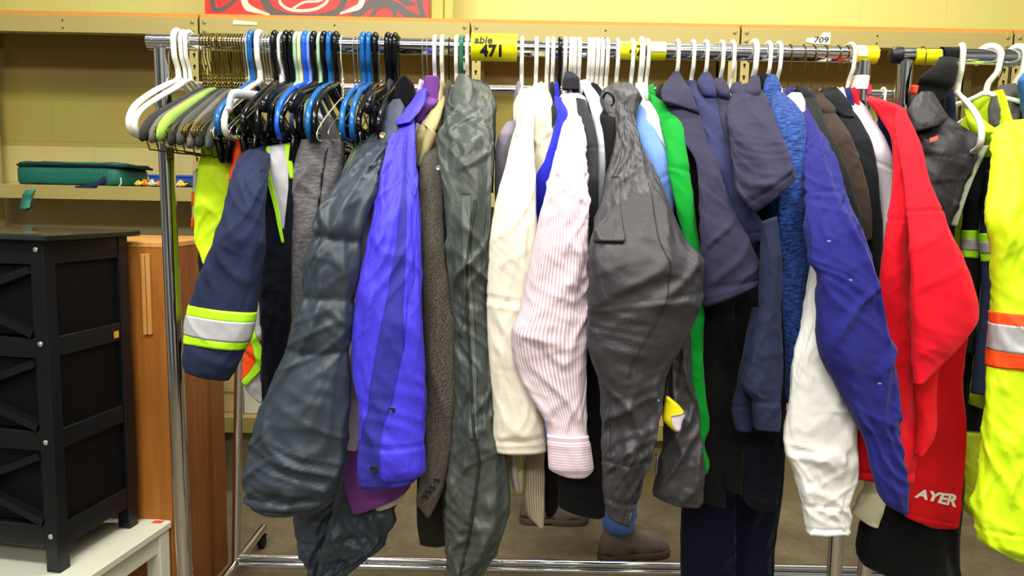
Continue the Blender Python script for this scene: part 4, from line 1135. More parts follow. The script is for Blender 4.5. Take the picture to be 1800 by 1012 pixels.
# --- 7 purple shirt
PURP = cloth('purple_shirt', '#7b4596', .8, .25, .4)
g = G('shirt', 'purple shirt with raised collar, hem showing below the blue cuff', 'shirt', 757, PURP, hem=1.0)
c = g.loft('collar', [(747, 134, 770, 134, 1.50), (744, 150, 773, 150), (743, 170, 774, 172), (750, 178, 773, 180)], 1.5, av=.002, ad=.003)
g.loft('collar_front', [(744, 168, 772, 176, 1.49), (732, 184, 764, 186, 1.47), (724, 200, 750, 200), (726, 216, 742, 216)], 1.47, av=.003, ad=.003)
g.loft('sleeve', [(680, 480, 730, 480), (650, 560, 730, 560), (619, 655, 730, 655), (610, 715, 730, 715), (620, 775, 728, 775), (609, 822, 724, 822), (611, 852, 722, 848), (617, 885, 700, 874), (621, 902, 668, 888)], 1.32, av=.007, ad=.004)
g.loft('white_lining', [(650, 850, 715, 850), (652, 880, 712, 868), (662, 897, 700, 884)], 1.345, cloth('white_lining', '#cfcac8', .8))
held(765, 'clear', 'translucent white hanger holding the purple shirt', 'tube')

# --- 8 blue shirt
BLUE = cloth('royal_shirt', '#4a3fd8', .6, .2, .5, .08, var=.06); BLUED = cloth('royal_shirt_shaded', '#39389c', .7, .15, .5, .08)
g = G('shirt', 'bright violet-blue dress shirt with dark buttons on its open cuff', 'shirt', 752, BLUE, hem=.98)
l = g.loft('sleeve', [(738, 158, 754, 156, 1.5), (722, 182, 746, 182, 1.46), (703, 206, 728, 202, 1.41), (688, 240, 729, 238, 1.34), (665, 334, 733, 325, 1.26), (648, 427, 738, 420, 1.23), (626, 536, 740, 530, 1.22), (620, 600, 742, 600), (622, 664, 744, 664), (630, 714, 744, 720), (632, 775, 746, 775), (632, 828, 748, 822), (636, 856, 728, 846)],
           d=1.22, av=.010, ad=.006, k=.40, grooves=(3.2, 10.05))
l.patch('sleeve_shade', BLUED, g.e, [(3.0, .40, .44), (4.3, .25, .5), (6, .0, .5), (7.5, -.3, .52), (9, -.6, .5), (10, -.96, .3), (11, -.97, .2), (11.9, -.95, .1)], .0022)  # shaded half of the sleeve, its shade put into a darker blue
l.patch('cuff_flap', BLUE, g.e, [(4.2, .86, .88), (7, .55, .97), (8.6, .15, .98), (9.4, -.18, .985), (10, -.25, .985), (11, -.24, .985), (11.45, -.1, .985)], .0055)
u = l
button(g.e, u.at(8.9, .12, .004), .0062, BTN); button(g.e, u.at(10.75, -.45, .004), .0068, BTN)
c = g.loft('collar', [(736, 158, 752, 157, 1.475), (722, 180, 748, 178, 1.45), (706, 198, 738, 196, 1.41), (694, 214, 729, 206, 1.37), (697, 221, 722, 216, 1.36)], 1.4, k=.3, av=.002, ad=.002)
held(778, 'white', 'white hanger second right of the bare rail, in the khaki shirt', 'tube')

# --- 9 khaki shirt
KHK = cloth('khaki_shirt', '#b9b07f', .8, .2, .3)
g = G('shirt', 'khaki shirt with spread collar above the tweed jacket', 'shirt', 778, KHK, hem=1.0)
g.loft('collar', [(768, 172, 785, 168, 1.51), (750, 206, 776, 202, 1.46), (734, 228, 768, 226, 1.43), (729, 250, 758, 250), (731, 275, 748, 275), (733, 293, 738, 293)], 1.42, k=.35, av=.003, ad=.003)
g.loft('collar_point', [(736, 212, 748, 222), (748, 226, 767, 236), (740, 262, 758, 262), (734, 292, 739, 293)], 1.385, k=.2, av=.002, ad=.002)
held(752, 'silver wire', 'silver wire hanger inside the violet-blue shirt', 'wire')

# --- 10 tweed blazer
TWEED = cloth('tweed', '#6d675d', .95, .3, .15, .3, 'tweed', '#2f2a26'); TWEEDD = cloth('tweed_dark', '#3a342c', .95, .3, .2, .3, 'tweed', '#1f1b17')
g = G('blazer', 'brown herringbone tweed blazer with four sleeve buttons', 'jacket', 790, TWEED, hem=.9)
l = g.loft('sleeve', [(766, 230, 776, 228, 1.46), (752, 262, 776, 260, 1.4), (738, 291, 777, 290, 1.33), (736, 376, 779, 380, 1.28), (740, 450, 783, 455, 1.26), (743, 520, 799, 522), (744, 589, 807, 589), (744, 641, 808, 641), (746, 720, 798, 740), (747, 790, 790, 795), (738, 850, 780, 850), (733, 882, 770, 880), (748, 905, 757, 906)], d=1.26, av=.006, ad=.002)
for y in (832, 843, 854, 866): 
    yy = (y - 795) / 90 * 2 + 9; button(g.e, l.at(min(11, yy), .35 - (y - 832) * .02, .001), .0055, BTN)
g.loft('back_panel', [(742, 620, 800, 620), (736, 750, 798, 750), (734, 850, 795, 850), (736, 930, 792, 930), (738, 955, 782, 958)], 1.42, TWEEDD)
held(790, 'dark wire', 'dark wire hanger holding the tweed blazer', 'wire')

# --- 11 grey green rain jacket
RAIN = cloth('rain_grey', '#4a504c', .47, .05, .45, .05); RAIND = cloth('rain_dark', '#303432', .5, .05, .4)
g = G('rain_jacket', 'shiny grey-green rain jacket with a long front zip', 'jacket', 812, RAIN, hem=.9)
l = g.loft('front', [(806, 138, 850, 142, 1.5), (792, 170, 862, 172, 1.44), (782, 208, 867, 206, 1.37), (769, 245, 868, 245, 1.31), (769, 290, 866, 290, 1.28), (779, 340, 864, 340, 1.26), (783, 400, 861, 397), (789, 470, 858, 480), (798, 560, 861, 560), (800, 650, 867, 653), (798, 740, 870, 740), (796, 800, 886, 798), (788, 890, 891, 893), (783, 958, 874, 958), (787, 1012, 846, 1012), (800, 1045, 830, 1045)], d=1.25, av=.010, ad=.009, k=.42)
l.line('zip', RAIND, g.e, [(5.2, .35), (6, .2), (7, -.05), (8, -.2), (9, -.15), (10, .0), (11, .05), (12, -.15), (13, -.2), (14.2, -.3)], .0026, .0025, n=110)
l.build('zip_placket', cloth('rain_placket', '#5f6661', .4, .05, .4, .05), g.e, 5.0, 10.4, off=.002, a0=1.42, a1=1.78)
g.loft('collar', [(806, 130, 824, 132, 1.48), (798, 148, 832, 150, 1.45), (794, 172, 832, 174, 1.41), (797, 190, 822, 192, 1.39), (803, 197, 812, 198)], 1.4, k=.3, av=.003, ad=.003)
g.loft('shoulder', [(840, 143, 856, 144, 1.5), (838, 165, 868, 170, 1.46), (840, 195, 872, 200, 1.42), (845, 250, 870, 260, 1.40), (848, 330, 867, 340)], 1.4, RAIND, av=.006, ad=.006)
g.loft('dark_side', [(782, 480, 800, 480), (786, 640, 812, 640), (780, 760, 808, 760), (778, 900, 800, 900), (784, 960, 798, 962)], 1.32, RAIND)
button(g.e, P(770, 295, 1.262), .004, STL, 'snap')
held(803, 'white', 'white hanger left of the green hanger, in the rain jacket', 'tube'); 
held(812, 'green', 'dark green plastic hanger left of the 471 tag', 'tube')
held(822, 'white', 'white hanger touching the 471 tag left edge', 'tube')

# --- 12 lilac tee
g = G('t_shirt', 'greyish lilac t-shirt peeking left of the cream hoodie', 't-shirt', 913, cloth('lilac_tee', '#8f8895', .9, .3, .3), hem=1.05)
g.loft('sleeve', [(890, 215, 908, 212, 1.44), (876, 240, 906, 240), (870, 275, 902, 275), (870, 330, 896, 330), (872, 385, 888, 388)], 1.4)
held(918, 'white', 'white hanger first right of the 471 tag, end dipping over lilac tee', 'tube', rot=-.03, full=True)

# --- 13 cream hoodie with sleeve in front
CREAM = cloth('cream_fleece', '#e0d9ca', .95, .35, .25, .2, var=.04)
g = G('hoodie', 'cream hoodie with a wide straight sleeve left of striped shirt', 'hoodie', 943, CREAM, hem=1.0)
l = g.loft('sleeve', [(918, 172, 934, 172, 1.47), (912, 205, 938, 205, 1.40), (901, 243, 938, 245, 1.34), (885, 307, 940, 310, 1.28), (868, 376, 942, 380, 1.25), (860, 440, 942, 450, 1.24), (856, 520, 938, 532), (856, 589, 934, 600), (861, 653, 936, 660), (866, 714, 950, 715), (866, 760, 958, 752), (868, 793, 961, 792)], d=1.24, av=.007, ad=.004, grooves=(6.0, 6.1, 10.35), k=.4)
g.loft('hood', [(922, 156, 938, 154, 1.50), (908, 170, 942, 168, 1.48), (902, 190, 938, 192, 1.46), (902, 214, 930, 216, 1.44), (910, 232, 922, 234)], 1.46, cloth('cream_hood', '#d3c8b3', .95, .3, .4), av=.004, ad=.005)
held(943, 'white', 'white hanger in the cream hoodie with the wide sleeve', 'tube')
# --- 14 second cream hoodie
g = G('hoodie', 'second cream hoodie, crumpled hood behind the wide cream sleeve', 'hoodie', 961, CREAM, hem=1.02)
g.loft('hood', [(938, 148, 956, 146, 1.5), (930, 165, 968, 168, 1.48), (934, 200, 975, 202, 1.44), (934, 240, 974, 242, 1.40), (934, 280, 968, 285, 1.37), (932, 330, 955, 335, 1.36), (930, 400, 944, 402)], 1.4, cloth('cream_hood2', '#cfc3ac', .95, .3, .5), av=.008, ad=.008)
held(962, 'white', 'white hanger in the second cream hoodie', 'tube'); 
# --- 15 royal blue
RYL = cloth('royal_fleece', '#2a2fc4', .85, .3, .3)
g = G('t_shirt', 'royal blue t-shirt between cream hoodies and striped shirt', 't-shirt', 979, RYL, hem=1.05)
g.loft('sleeve', [(974, 170, 988, 172, 1.48), (976, 205, 998, 205, 1.42), (957, 280, 992, 285, 1.36), (938, 320, 988, 325, 1.34), (936, 376, 976, 376, 1.33), (922, 440, 962, 440), (922, 474, 942, 468)], 1.33, av=.008, ad=.004)
held(972, 'white', 'white hanger left of the lone black hanger hook', 'tube')
g = G('t_shirt', 'black t-shirt with green print, a sliver above royal blue sleeve', 't-shirt', 971, cloth('black_tee', '#20262a', .9), hem=1.1)
l = g.loft('sleeve', [(966, 180, 976, 180, 1.47), (970, 205, 984, 205, 1.42), (970, 235, 984, 238), (968, 270, 978, 272)], 1.41)
l.build('green_print', plain('print_green', '#5fc23a', .6), g.e, 1.6, 2.6, off=.002, a0=1.2, a1=2.3)
held(984, 'black', 'lone black hanger hook between white hooks', 'tube')

# --- 16 striped shirt
STR = cloth('stripe_shirt', '#e6dcdf', .8, .15, .45, .08, 'vstripe', '#ccb0bf', .05, 105); STRH = cloth('stripe_cuff', '#e6dce0', .8, .15, .3, .08, 'hstripe', '#ccafbe', .05, 70)
g = G('shirt', 'white shirt with fine pink stripes and a wide striped cuff', 'shirt', 1003, STR, hem=1.0)
l = g.loft('sleeve', [(998, 186, 1012, 184, 1.47), (990, 215, 1022, 212, 1.40), (981, 248, 1028, 245, 1.33), (968, 301, 1030, 300, 1.27), (955, 355, 1031, 350, 1.23), (934, 455, 1034, 455, 1.21), (917, 541, 1033, 545), (901, 589, 1033, 595), (907, 632, 1032, 635), (920, 665, 1031, 668), (940, 705, 1030, 708), (958, 740, 1030, 745), (963, 770, 1034, 772)], d=1.21, av=.009, ad=.007, grooves=(2.3,), k=.4)
c = g.loft('cuff', [(961, 764, 1035, 766), (963, 790, 1040, 792), (965, 824, 1044, 826), (990, 836, 1030, 838)], 1.203, STRH, k=.45, av=.002, ad=.002, grooves=(.25, 2.2))
g.loft('collar', [(986, 166, 1018, 164, 1.5), (982, 178, 1028, 172, 1.47), (990, 190, 1026, 186, 1.45), (1000, 204, 1012, 204, 1.43)], 1.46, k=.35, av=.003, ad=.002)
g.loft('shirt_tail', [(926, 740, 956, 740), (924, 800, 956, 800), (923, 860, 957, 852), (926, 900, 957, 890), (946, 924, 956, 926)], 1.36, cloth('stripe_tail', '#d9cfb8', .8, .15, .3, .08, 'vstripe', '#a89c86', .05, 95))
held(993, 'white', 'white hanger right of the lone black hook, in the striped shirt', 'tube'); 
g = G('t_shirt', 'pale lime and white tee, hem showing under the cream sleeve', 't-shirt', 952, cloth('lime_tee', '#dbe0a6', .9), hem=1.1)
g.loft('hem', [(886, 770, 922, 770), (883, 815, 921, 815), (880, 840, 921, 842), (880, 862, 920, 864)], 1.37, av=.005, ad=.004)
g.loft('white_panel', [(897, 790, 906, 790), (898, 830, 910, 830), (904, 862, 914, 862)], 1.335, cloth('white_lining', '#cfcac8', .8), k=.3)
held(952, 'white', 'white hanger between the two cream hoodies', 'wire', name='wire_hanger') if False else None

# --- 17 charcoal fleece
CHAR = cloth('charcoal_fleece', '#33353b', .9, .35, .25); BLKF = cloth('black_cotton', '#131416', .9, .25, .3)
g = G('sweatshirt', 'charcoal fleece sweatshirt with shoulder seam right of striped shirt', 'sweatshirt', 1012, CHAR, hem=1.0)
l = g.loft('sleeve', [(1012, 172, 1028, 176, 1.46), (1018, 215, 1042, 215, 1.40), (1022, 255, 1050, 252, 1.36), (1026, 330, 1053, 330, 1.31), (1026, 450, 1050, 450, 1.30), (1024, 600, 1050, 600)], d=1.3, grooves=(2.1,))
g.loft('collar', [(993, 127, 1007, 127, 1.52), (989, 142, 1019, 140), (988, 158, 1018, 158)], 1.5, k=.4)
held(1003, 'white', 'white hanger second right of the lone black hook', 'tube')
g = G('jacket', 'black jacket with ribbed gathered cuff under the striped cuff', 'jacket', 1026, BLKF, hem=1.0)
l = g.loft('sleeve', [(1028, 500, 1050, 500), (1020, 650, 1062, 650), (1000, 740, 1064, 740), (985, 830, 1064, 830), (981, 860, 1064, 870), (983, 890, 1064, 904), (1000, 898, 1058, 910)], 1.27, av=.006, ad=.006, grooves=(4.2,))
g.loft('other_sleeve', [(958, 780, 985, 780), (955, 840, 990, 840), (956, 890, 978, 898), (960, 905, 970, 907)], 1.42)
held(1010, 'white', 'white hanger third right of the lone black hook', 'tube')
# --- 18 pale shirt
WHB = cloth('pale_blue_white', '#cdd4dc', .9, .25, .3, var=.04)
g = G('sweatshirt', 'bluish white sweatshirt between charcoal fleece and dark jacket', 'sweatshirt', 1030, WHB, hem=1.05)
l = g.loft('sleeve', [(1022, 150, 1038, 148, 1.51), (1035, 185, 1058, 178, 1.46), (1045, 225, 1067, 218, 1.42), (1050, 257, 1072, 254, 1.39), (1050, 300, 1071, 305), (1048, 345, 1070, 350), (1046, 400, 1062, 410)], d=1.38, grooves=(3.1,))
g.loft('collar', [(1019, 142, 1034, 140, 1.53), (1016, 155, 1039, 152), (1020, 172, 1038, 172)], 1.51, k=.4)
held(1018, 'white', 'white hanger in the bluish white sweatshirt', 'tube')
g = G('hoodie', 'black hoodie directly left of the dark grey jacket', 'hoodie', 1042, BLKF, hem=1.0)
g.loft('sleeve', [(1038, 148, 1050, 148, 1.52), (1045, 185, 1072, 178, 1.47), (1060, 230, 1084, 218, 1.40), (1065, 300, 1090, 290, 1.36), (1062, 380, 1080, 375), (1050, 450, 1068, 450)], 1.36)
held(1035, 'white', 'white hanger in the black hoodie', 'tube')

# --- 19 dark grey jacket
DGJ = cloth('dark_grey_shell', '#403f43', .5, .08, .5, .06)
g = G('rain_jacket', 'large dark grey hooded jacket with pocket flap, middle of the rack', 'jacket', 1075, DGJ, hem=.92)
l = g.loft('sleeve', [(1080, 165, 1106, 172, 1.46), (1083, 200, 1113, 205, 1.41), (1084, 240, 1122, 240, 1.35), (1066, 320, 1160, 322, 1.25), (1052, 382, 1186, 380, 1.2), (1044, 420, 1205, 422, 1.18), (1040, 483, 1238, 468, 1.17), (1036, 547, 1235, 520), (1034, 600, 1214, 590), (1048, 660, 1180, 648), (1058, 706, 1168, 702), (1061, 794, 1146, 794), (1062, 860, 1126, 868), (1064, 882, 1117, 895), (1068, 906, 1105, 926)],
           d=1.17, av=.010, ad=.009, k=.36, thmax=.05, grooves=(6.85, 11.2, 12.6))
l.line('seam', RAIND, g.e, [(3.0, .5), (4.5, .38), (6.6, .3), (6.85, .28), (9, -.2)], .0010, .0012, n=110)
l.patch('pocket_flap', DGJ, g.e, [(2.9, -.85, -.55), (3.6, -.92, -.5), (4.2, -.95, -.42), (4.9, -.98, -.35), (5.05, -.98, -.4)], .006, .006)
button(g.e, P(1157, 703, 1.13), .0018, STL, 'bead')
g.loft('hood', [(1076, 146, 1108, 146, 1.5), (1060, 160, 1119, 158, 1.47), (1058, 176, 1120, 176, 1.45), (1064, 192, 1114, 196, 1.43), (1072, 212, 1112, 222, 1.405)], 1.45, k=.32, av=.008, ad=.011)
b = MB(); b.tube(spl([P(1060, 172, 1.40), P(1066, 163, 1.39), P(1076, 168, 1.385), P(1079, 180, 1.39), P(1074, 186, 1.39)], 6), .0022, 8); b.build('drawcord', BLKF if False else plain('cord_black', '#111114', .6), g.e, True)
c = g.loft('other_sleeve', [(1184, 560, 1212, 560), (1182, 610, 1214, 610), (1176, 655, 1214, 655), (1169, 705, 1222, 700), (1167, 765, 1230, 770), (1157, 824, 1237, 842), (1147, 868, 1234, 884), (1168, 880, 1226, 890)], 1.23, av=.008, ad=.008, grooves=(6.0,))
g.loft('zip_tape', [(1152, 800, 1156, 800), (1150, 830, 1154, 830)], 1.2, plain('zip_steel', '#c9cace', .3, .8), k=.4)
held(1058, 'white', 'white hanger left of the second yellow tag, in dark grey jacket', 'tube')
held(1042, 'white', 'white hanger touching the black hoodie hanger on its right', 'tube'); held(1050, 'white', 'white hanger two places right of the black hoodie hanger', 'tube')
t_ = g
t = g.loft('packet', [(1171, 698, 1177, 698), (1168, 712, 1194, 712), (1165, 736, 1203, 728), (1172, 746, 1198, 742), (1184, 757, 1196, 752)], 1.185, plain('packet_yellow', '#e6d820', .3), k=.15, av=.003, ad=.006)
t.o['label'] = 'yellow tag'
t.build('clear_packet', plain('packet_silver', '#d9cfd9', .2), t.o, 1.7, 4, off=.002, a0=.2, a1=1.9)

# --- 20 denim blue, white, green
DEN = cloth('light_denim', '#7497d6', .85, .2, .35, c2=None)
g = G('shirt', 'light blue shirt right of the dark grey jacket hood', 'shirt', 1110, DEN, hem=1.05)
l = g.loft('sleeve', [(1114, 186, 1126, 184, 1.47), (1114, 210, 1145, 205, 1.45), (1122, 245, 1156, 238, 1.41), (1136, 292, 1174, 275, 1.37), (1150, 330, 1184, 310, 1.36), (1164, 360, 1186, 345), (1172, 388, 1184, 382)], d=1.36, grooves=(3.8,))
held(1067, 'white', 'white hanger just left of the second yellow tag', 'tube'); held(1085, 'white', 'white hanger in the light blue shirt, left end of second tag', 'tube')
WHS = cloth('white_cotton', '#e4e3df', .9, .25, .3, var=.04)
g = G('t_shirt', 'white t-shirt between light blue shirt and green shirt', 't-shirt', 1127, WHS, hem=1.05)
g.loft('collar', [(1117, 146, 1138, 146, 1.53), (1116, 165, 1140, 165), (1118, 184, 1142, 188)], 1.52, k=.4)
l = g.loft('sleeve', [(1122, 180, 1142, 178, 1.49), (1135, 215, 1162, 205, 1.44), (1150, 250, 1175, 240, 1.41), (1160, 290, 1177, 285), (1170, 335, 1182, 330)], d=1.4)
held(1111, 'white', 'white hanger on the second yellow tag', 'tube'); held(1127, 'white', 'left one of two touching white hangers right of second tag', 'sturdy'); held(1138, 'white', 'right one of two touching white hangers right of second tag', 'tube')
GRN_ = cloth('bright_green', '#0b9a34', .85, .3, .25, var=.05)
g = G('sweatshirt', 'bright green long-sleeved top', 'sweatshirt', 1146, GRN_, hem=1.0)
l = g.loft('sleeve', [(1140, 166, 1155, 172, 1.50), (1152, 195, 1182, 192, 1.45), (1165, 235, 1200, 226, 1.39), (1173, 290, 1211, 298, 1.34), (1188, 367, 1222, 380, 1.31), (1200, 420, 1232, 450), (1203, 520, 1238, 540), (1206, 600, 1236, 620), (1211, 688, 1240, 688), (1221, 745, 1247, 750), (1223, 776, 1238, 778), (1230, 815, 1247, 818), (1236, 829, 1243, 829)], d=1.31, av=.005, ad=.003, grooves=(3.05,))
g = G('sweatshirt', 'black top between the green one and the first navy polo', 'sweatshirt', 1163, BLKF, hem=1.0)
g.loft('sleeve', [(1168, 180, 1185, 180, 1.46), (1190, 225, 1212, 220, 1.42), (1205, 290, 1232, 290, 1.38), (1213, 380, 1240, 380), (1222, 460, 1246, 460), (1226, 560, 1250, 560), (1228, 700, 1250, 700), (1228, 850, 1250, 855)], 1.38)

# --- 21 navy polos and work shirts
PG = 'navy collared work shirts'
POLO = cloth('navy_polo', '#37354e', .85, .25, .35)
POLO2 = cloth('navy_polo2', '#363a60', .85, .25, .35)
g = G('polo_shirt', 'leftmost navy work shirt, short sleeve flaring widest, beside green top', 'shirt', 1192, POLO, PG, hem=.96)
l = g.loft('sleeve', [(1178, 136, 1196, 134, 1.51), (1168, 165, 1214, 165, 1.47), (1180, 205, 1232, 215, 1.42), (1200, 245, 1246, 258, 1.37), (1224, 290, 1262, 292, 1.33), (1229, 357, 1284, 362, 1.29), (1230, 420, 1316, 424, 1.27), (1234, 485, 1339, 482), (1236, 540, 1341, 494)], d=1.27, av=.009, ad=.005, grooves=(7.45,), k=.4)
g.loft('collar', [(1184, 126, 1194, 127, 1.52), (1172, 143, 1204, 144, 1.49), (1163, 163, 1216, 166, 1.45), (1166, 178, 1228, 198, 1.425), (1172, 186, 1232, 212)], 1.45, k=.22, av=.003, ad=.003)
held(1190, 'white', 'white hanger in the leftmost navy work shirt', 'tube')
g = G('polo_shirt', 'second navy work shirt from the left, sleeve end turned right', 'shirt', 1216, POLO2, PG, hem=1.0)
l = g.loft('sleeve', [(1207, 142, 1222, 142, 1.52), (1215, 180, 1246, 180, 1.47), (1235, 240, 1275, 240, 1.41), (1250, 290, 1292, 290, 1.36), (1272, 350, 1312, 352, 1.33), (1296, 400, 1350, 402, 1.31), (1318, 431, 1355, 413)], d=1.31, av=.008, ad=.005, grooves=(5.4,))
held(1217, 'white', 'white hanger in the second navy work shirt', 'tube')
g = G('polo_shirt', 'third navy work shirt from the left, tall pointed collar', 'shirt', 1242, POLO2, PG, hem=1.0)
l = g.loft('sleeve', [(1230, 140, 1250, 138, 1.51), (1240, 190, 1266, 190, 1.46), (1258, 250, 1285, 250, 1.40), (1270, 310, 1300, 310, 1.36), (1285, 370, 1310, 372)], d=1.36)
g.loft('collar', [(1234, 128, 1248, 128, 1.52), (1227, 146, 1256, 146, 1.49), (1236, 168, 1261, 168, 1.47), (1252, 184, 1262, 184)], 1.49, k=.35, av=.003, ad=.003)
held(1240, 'white', 'white hanger in the third navy work shirt', 'tube')
g = G('polo_shirt', 'fourth navy work shirt from the left, collar crumpled', 'shirt', 1267, POLO, PG, hem=1.0)
l = g.loft('sleeve', [(1256, 150, 1275, 148, 1.5), (1262, 190, 1284, 190, 1.45), (1270, 240, 1290, 240, 1.4), (1280, 300, 1298, 300)], d=1.38)
g.loft('collar', [(1256, 138, 1270, 137, 1.51), (1255, 150, 1280, 150, 1.48), (1264, 168, 1284, 168, 1.46), (1274, 182, 1284, 182)], 1.47, k=.4, av=.004, ad=.004)
held(1268, 'white', 'white hanger in the fourth navy work shirt', 'tube')
g = G('polo_shirt', 'rightmost navy work shirt, short sleeve sticking out beside heather jacket', 'shirt', 1312, POLO, PG, hem=.97)
l = g.loft('sleeve', [(1292, 150, 1330, 146, 1.5), (1284, 185, 1350, 185, 1.44), (1281, 225, 1362, 215, 1.37), (1286, 280, 1378, 250, 1.31), (1296, 330, 1391, 283, 1.27), (1310, 354, 1395, 297, 1.25), (1326, 375, 1399, 313)], d=1.25, av=.009, ad=.006, grooves=(5.15,), k=.35)
g.loft('collar', [(1288, 146, 1302, 144, 1.51), (1284, 160, 1308, 160, 1.48), (1292, 178, 1310, 180, 1.46)], 1.48, k=.4, av=.003, ad=.003)
g.loft('collar', [(1320, 134, 1334, 134, 1.51), (1312, 150, 1337, 150, 1.48), (1306, 166, 1334, 168, 1.46), (1304, 176, 1326, 178)], 1.46, k=.4, av=.003, ad=.003)
held(1287, 'white', 'white hanger left of the rightmost navy work shirt', 'tube'); held(1325, 'white', 'white hanger in the rightmost navy work shirt', 'sturdy')
# the dark long garments below the polos
g = G('overshirt', 'dark navy overshirt with buttoned cuff hanging below the work shirts', 'shirt', 1298, NAVYD, hem=.95)
CUFF = cloth('navy_denim', '#2c3350', .8, .2, .4)
l = g.loft('sleeve', [(1340, 390, 1366, 380), (1338, 450, 1372, 450), (1334, 540, 1373, 540), (1318, 620, 1376, 620), (1306, 675, 1375, 688), (1322, 702, 1374, 706), (1324, 730, 1374, 732), (1326, 754, 1371, 757)], 1.24, CUFF, av=.010, ad=.006, grooves=(5.05,))
l = g.loft('sleeve', [(1322, 540, 1342, 540), (1308, 620, 1336, 620), (1296, 680, 1326, 684), (1287, 712, 1322, 708), (1288, 735, 1326, 735), (1294, 756, 1320, 757)], 1.275, CUFF, av=.008, ad=.005, grooves=(3.05,))
l = g.loft('front', [(1290, 430, 1372, 430), (1288, 600, 1378, 600), (1282, 760, 1378, 760), (1296, 850, 1374, 850), (1316, 890, 1370, 894)], 1.37, av=.012, ad=.006)
g = G('jacket', 'black long jacket below the leftmost navy work shirt', 'jacket', 1229, BLKF, hem=.9, half=.009)
l = g.loft('front', [(1240, 470, 1312, 470), (1236, 600, 1306, 600), (1233, 740, 1290, 740), (1231, 830, 1278, 830), (1231, 880, 1275, 892)], 1.36, av=.012, ad=.006)
g.loft('side', [(1284, 470, 1318, 470), (1276, 650, 1312, 650), (1274, 780, 1308, 780), (1276, 860, 1304, 868)], 1.345, cloth('black_cotton2', '#0f1013', .9, .25, .3), av=.008)
# navy trousers on the rear rack
TRS = cloth('navy_trousers', '#0e1230', .85, .3, .25)
def RZB(px):
    p = P(px, 160, RB); f = (p[0] - br0[0]) / (br1[0] - br0[0]); return br0 + (br1 - br0) * f
g = G('trousers', 'navy trousers hanging low behind the rack, under the work shirts', 'trousers', 1285, TRS, body=False, rail=RZB)
g.loft('leg', [(1205, 700, 1290, 700), (1199, 870, 1292, 870), (1198, 960, 1292, 960), (1200, 1080, 1288, 1080)], 1.52, av=.010, ad=.003)
g.loft('leg', [(1280, 700, 1375, 700), (1282, 870, 1375, 870), (1286, 960, 1364, 960), (1288, 1080, 1360, 1080)], 1.54, av=.010, ad=.003)
g.loft('waist', [(1228, 400, 1345, 400), (1225, 520, 1350, 520), (1212, 650, 1365, 650), (1206, 730, 1372, 730)], 1.53, av=.006)

# --- 22 heather fleece
HEA = cloth('blue_heather', '#3f63b0', .95, .35, .25, .2, 'heather', '#1b2a55')
g = G('fleece_jacket', 'blue heather fleece jacket with stand-up collar', 'jacket', 1346, HEA, hem=1.0)
l = g.loft('sleeve', [(1358, 160, 1380, 166, 1.48), (1358, 185, 1402, 188, 1.43), (1362, 220, 1415, 215, 1.38), (1366, 300, 1414, 300, 1.33), (1368, 400, 1419, 400, 1.31), (1371, 470, 1425, 450), (1374, 550, 1414, 560), (1380, 620, 1404, 630), (1381, 700, 1396, 705)], d=1.31, av=.005, ad=.003, k=.5)
g.loft('collar', [(1350, 131, 1364, 133, 1.52), (1343, 150, 1372, 150, 1.49), (1342, 175, 1370, 178, 1.47), (1350, 198, 1366, 204, 1.45)], 1.48, k=.5, av=.003, ad=.002)
g.loft('collar_lining', [(1334, 132, 1352, 131, 1.53), (1338, 155, 1350, 155)], 1.51, BLKF)
held(1350, 'white', 'white hanger in the blue heather fleece', 'tube'); held(1368, 'white', 'last white hanger before the gold wire hooks', 'tube')

# --- 23 white hooded and sleeves
g = G('hoodie', 'white hoodie with crumpled white sleeve hanging left of navy sleeve', 'hoodie', 1368, WHS, hem=1.0)
g.loft('hood', [(1390, 163, 1408, 164, 1.49), (1381, 175, 1415, 178, 1.46), (1386, 192, 1415, 198, 1.44), (1396, 205, 1412, 210)], 1.46, k=.5)
l = g.loft('sleeve', [(1428, 440, 1452, 440, 1.31), (1424, 480, 1450, 480, 1.29), (1411, 565, 1448, 565, 1.26), (1397, 627, 1460, 620, 1.24), (1389, 694, 1490, 690), (1380, 755, 1500, 725), (1379, 790, 1500, 783), (1396, 835, 1502, 838), (1404, 868, 1494, 868), (1407, 885, 1486, 886), (1412, 912, 1491, 912), (1417, 936, 1494, 935)], d=1.24, av=.009, ad=.009, k=.42, grooves=(9.0, 11 - .3))
# --- 24 navy sweatshirt
NSW = cloth('navy_sweat', '#2a2b7c', .9, .35, .35, .2, 'lint', '#8c8fc8', .06)
g = G('sweatshirt', 'faded navy-blue sweatshirt with a long sleeve over the red one', 'sweatshirt', 1388, NSW, hem=1.0)
l = g.loft('sleeve', [(1400, 184, 1415, 182, 1.47), (1408, 215, 1440, 225, 1.41), (1413, 290, 1467, 283, 1.32), (1416, 345, 1488, 342, 1.27), (1418, 400, 1511, 395, 1.23), (1426, 456, 1531, 452, 1.21), (1444, 488, 1539, 495, 1.2), (1440, 565, 1556, 569), (1445, 620, 1569, 622), (1468, 668, 1572, 665), (1497, 725, 1574, 718), (1526, 775, 1577, 768), (1537, 835, 1588, 828), (1558, 884, 1594, 866), (1584, 902, 1595, 898)], d=1.2, av=.010, ad=.008, grooves=(2.9,), k=.40)
held(1388, 'gold wire', 'gold wire hanger in the faded navy sweatshirt, leftmost gold hook', 'wire')
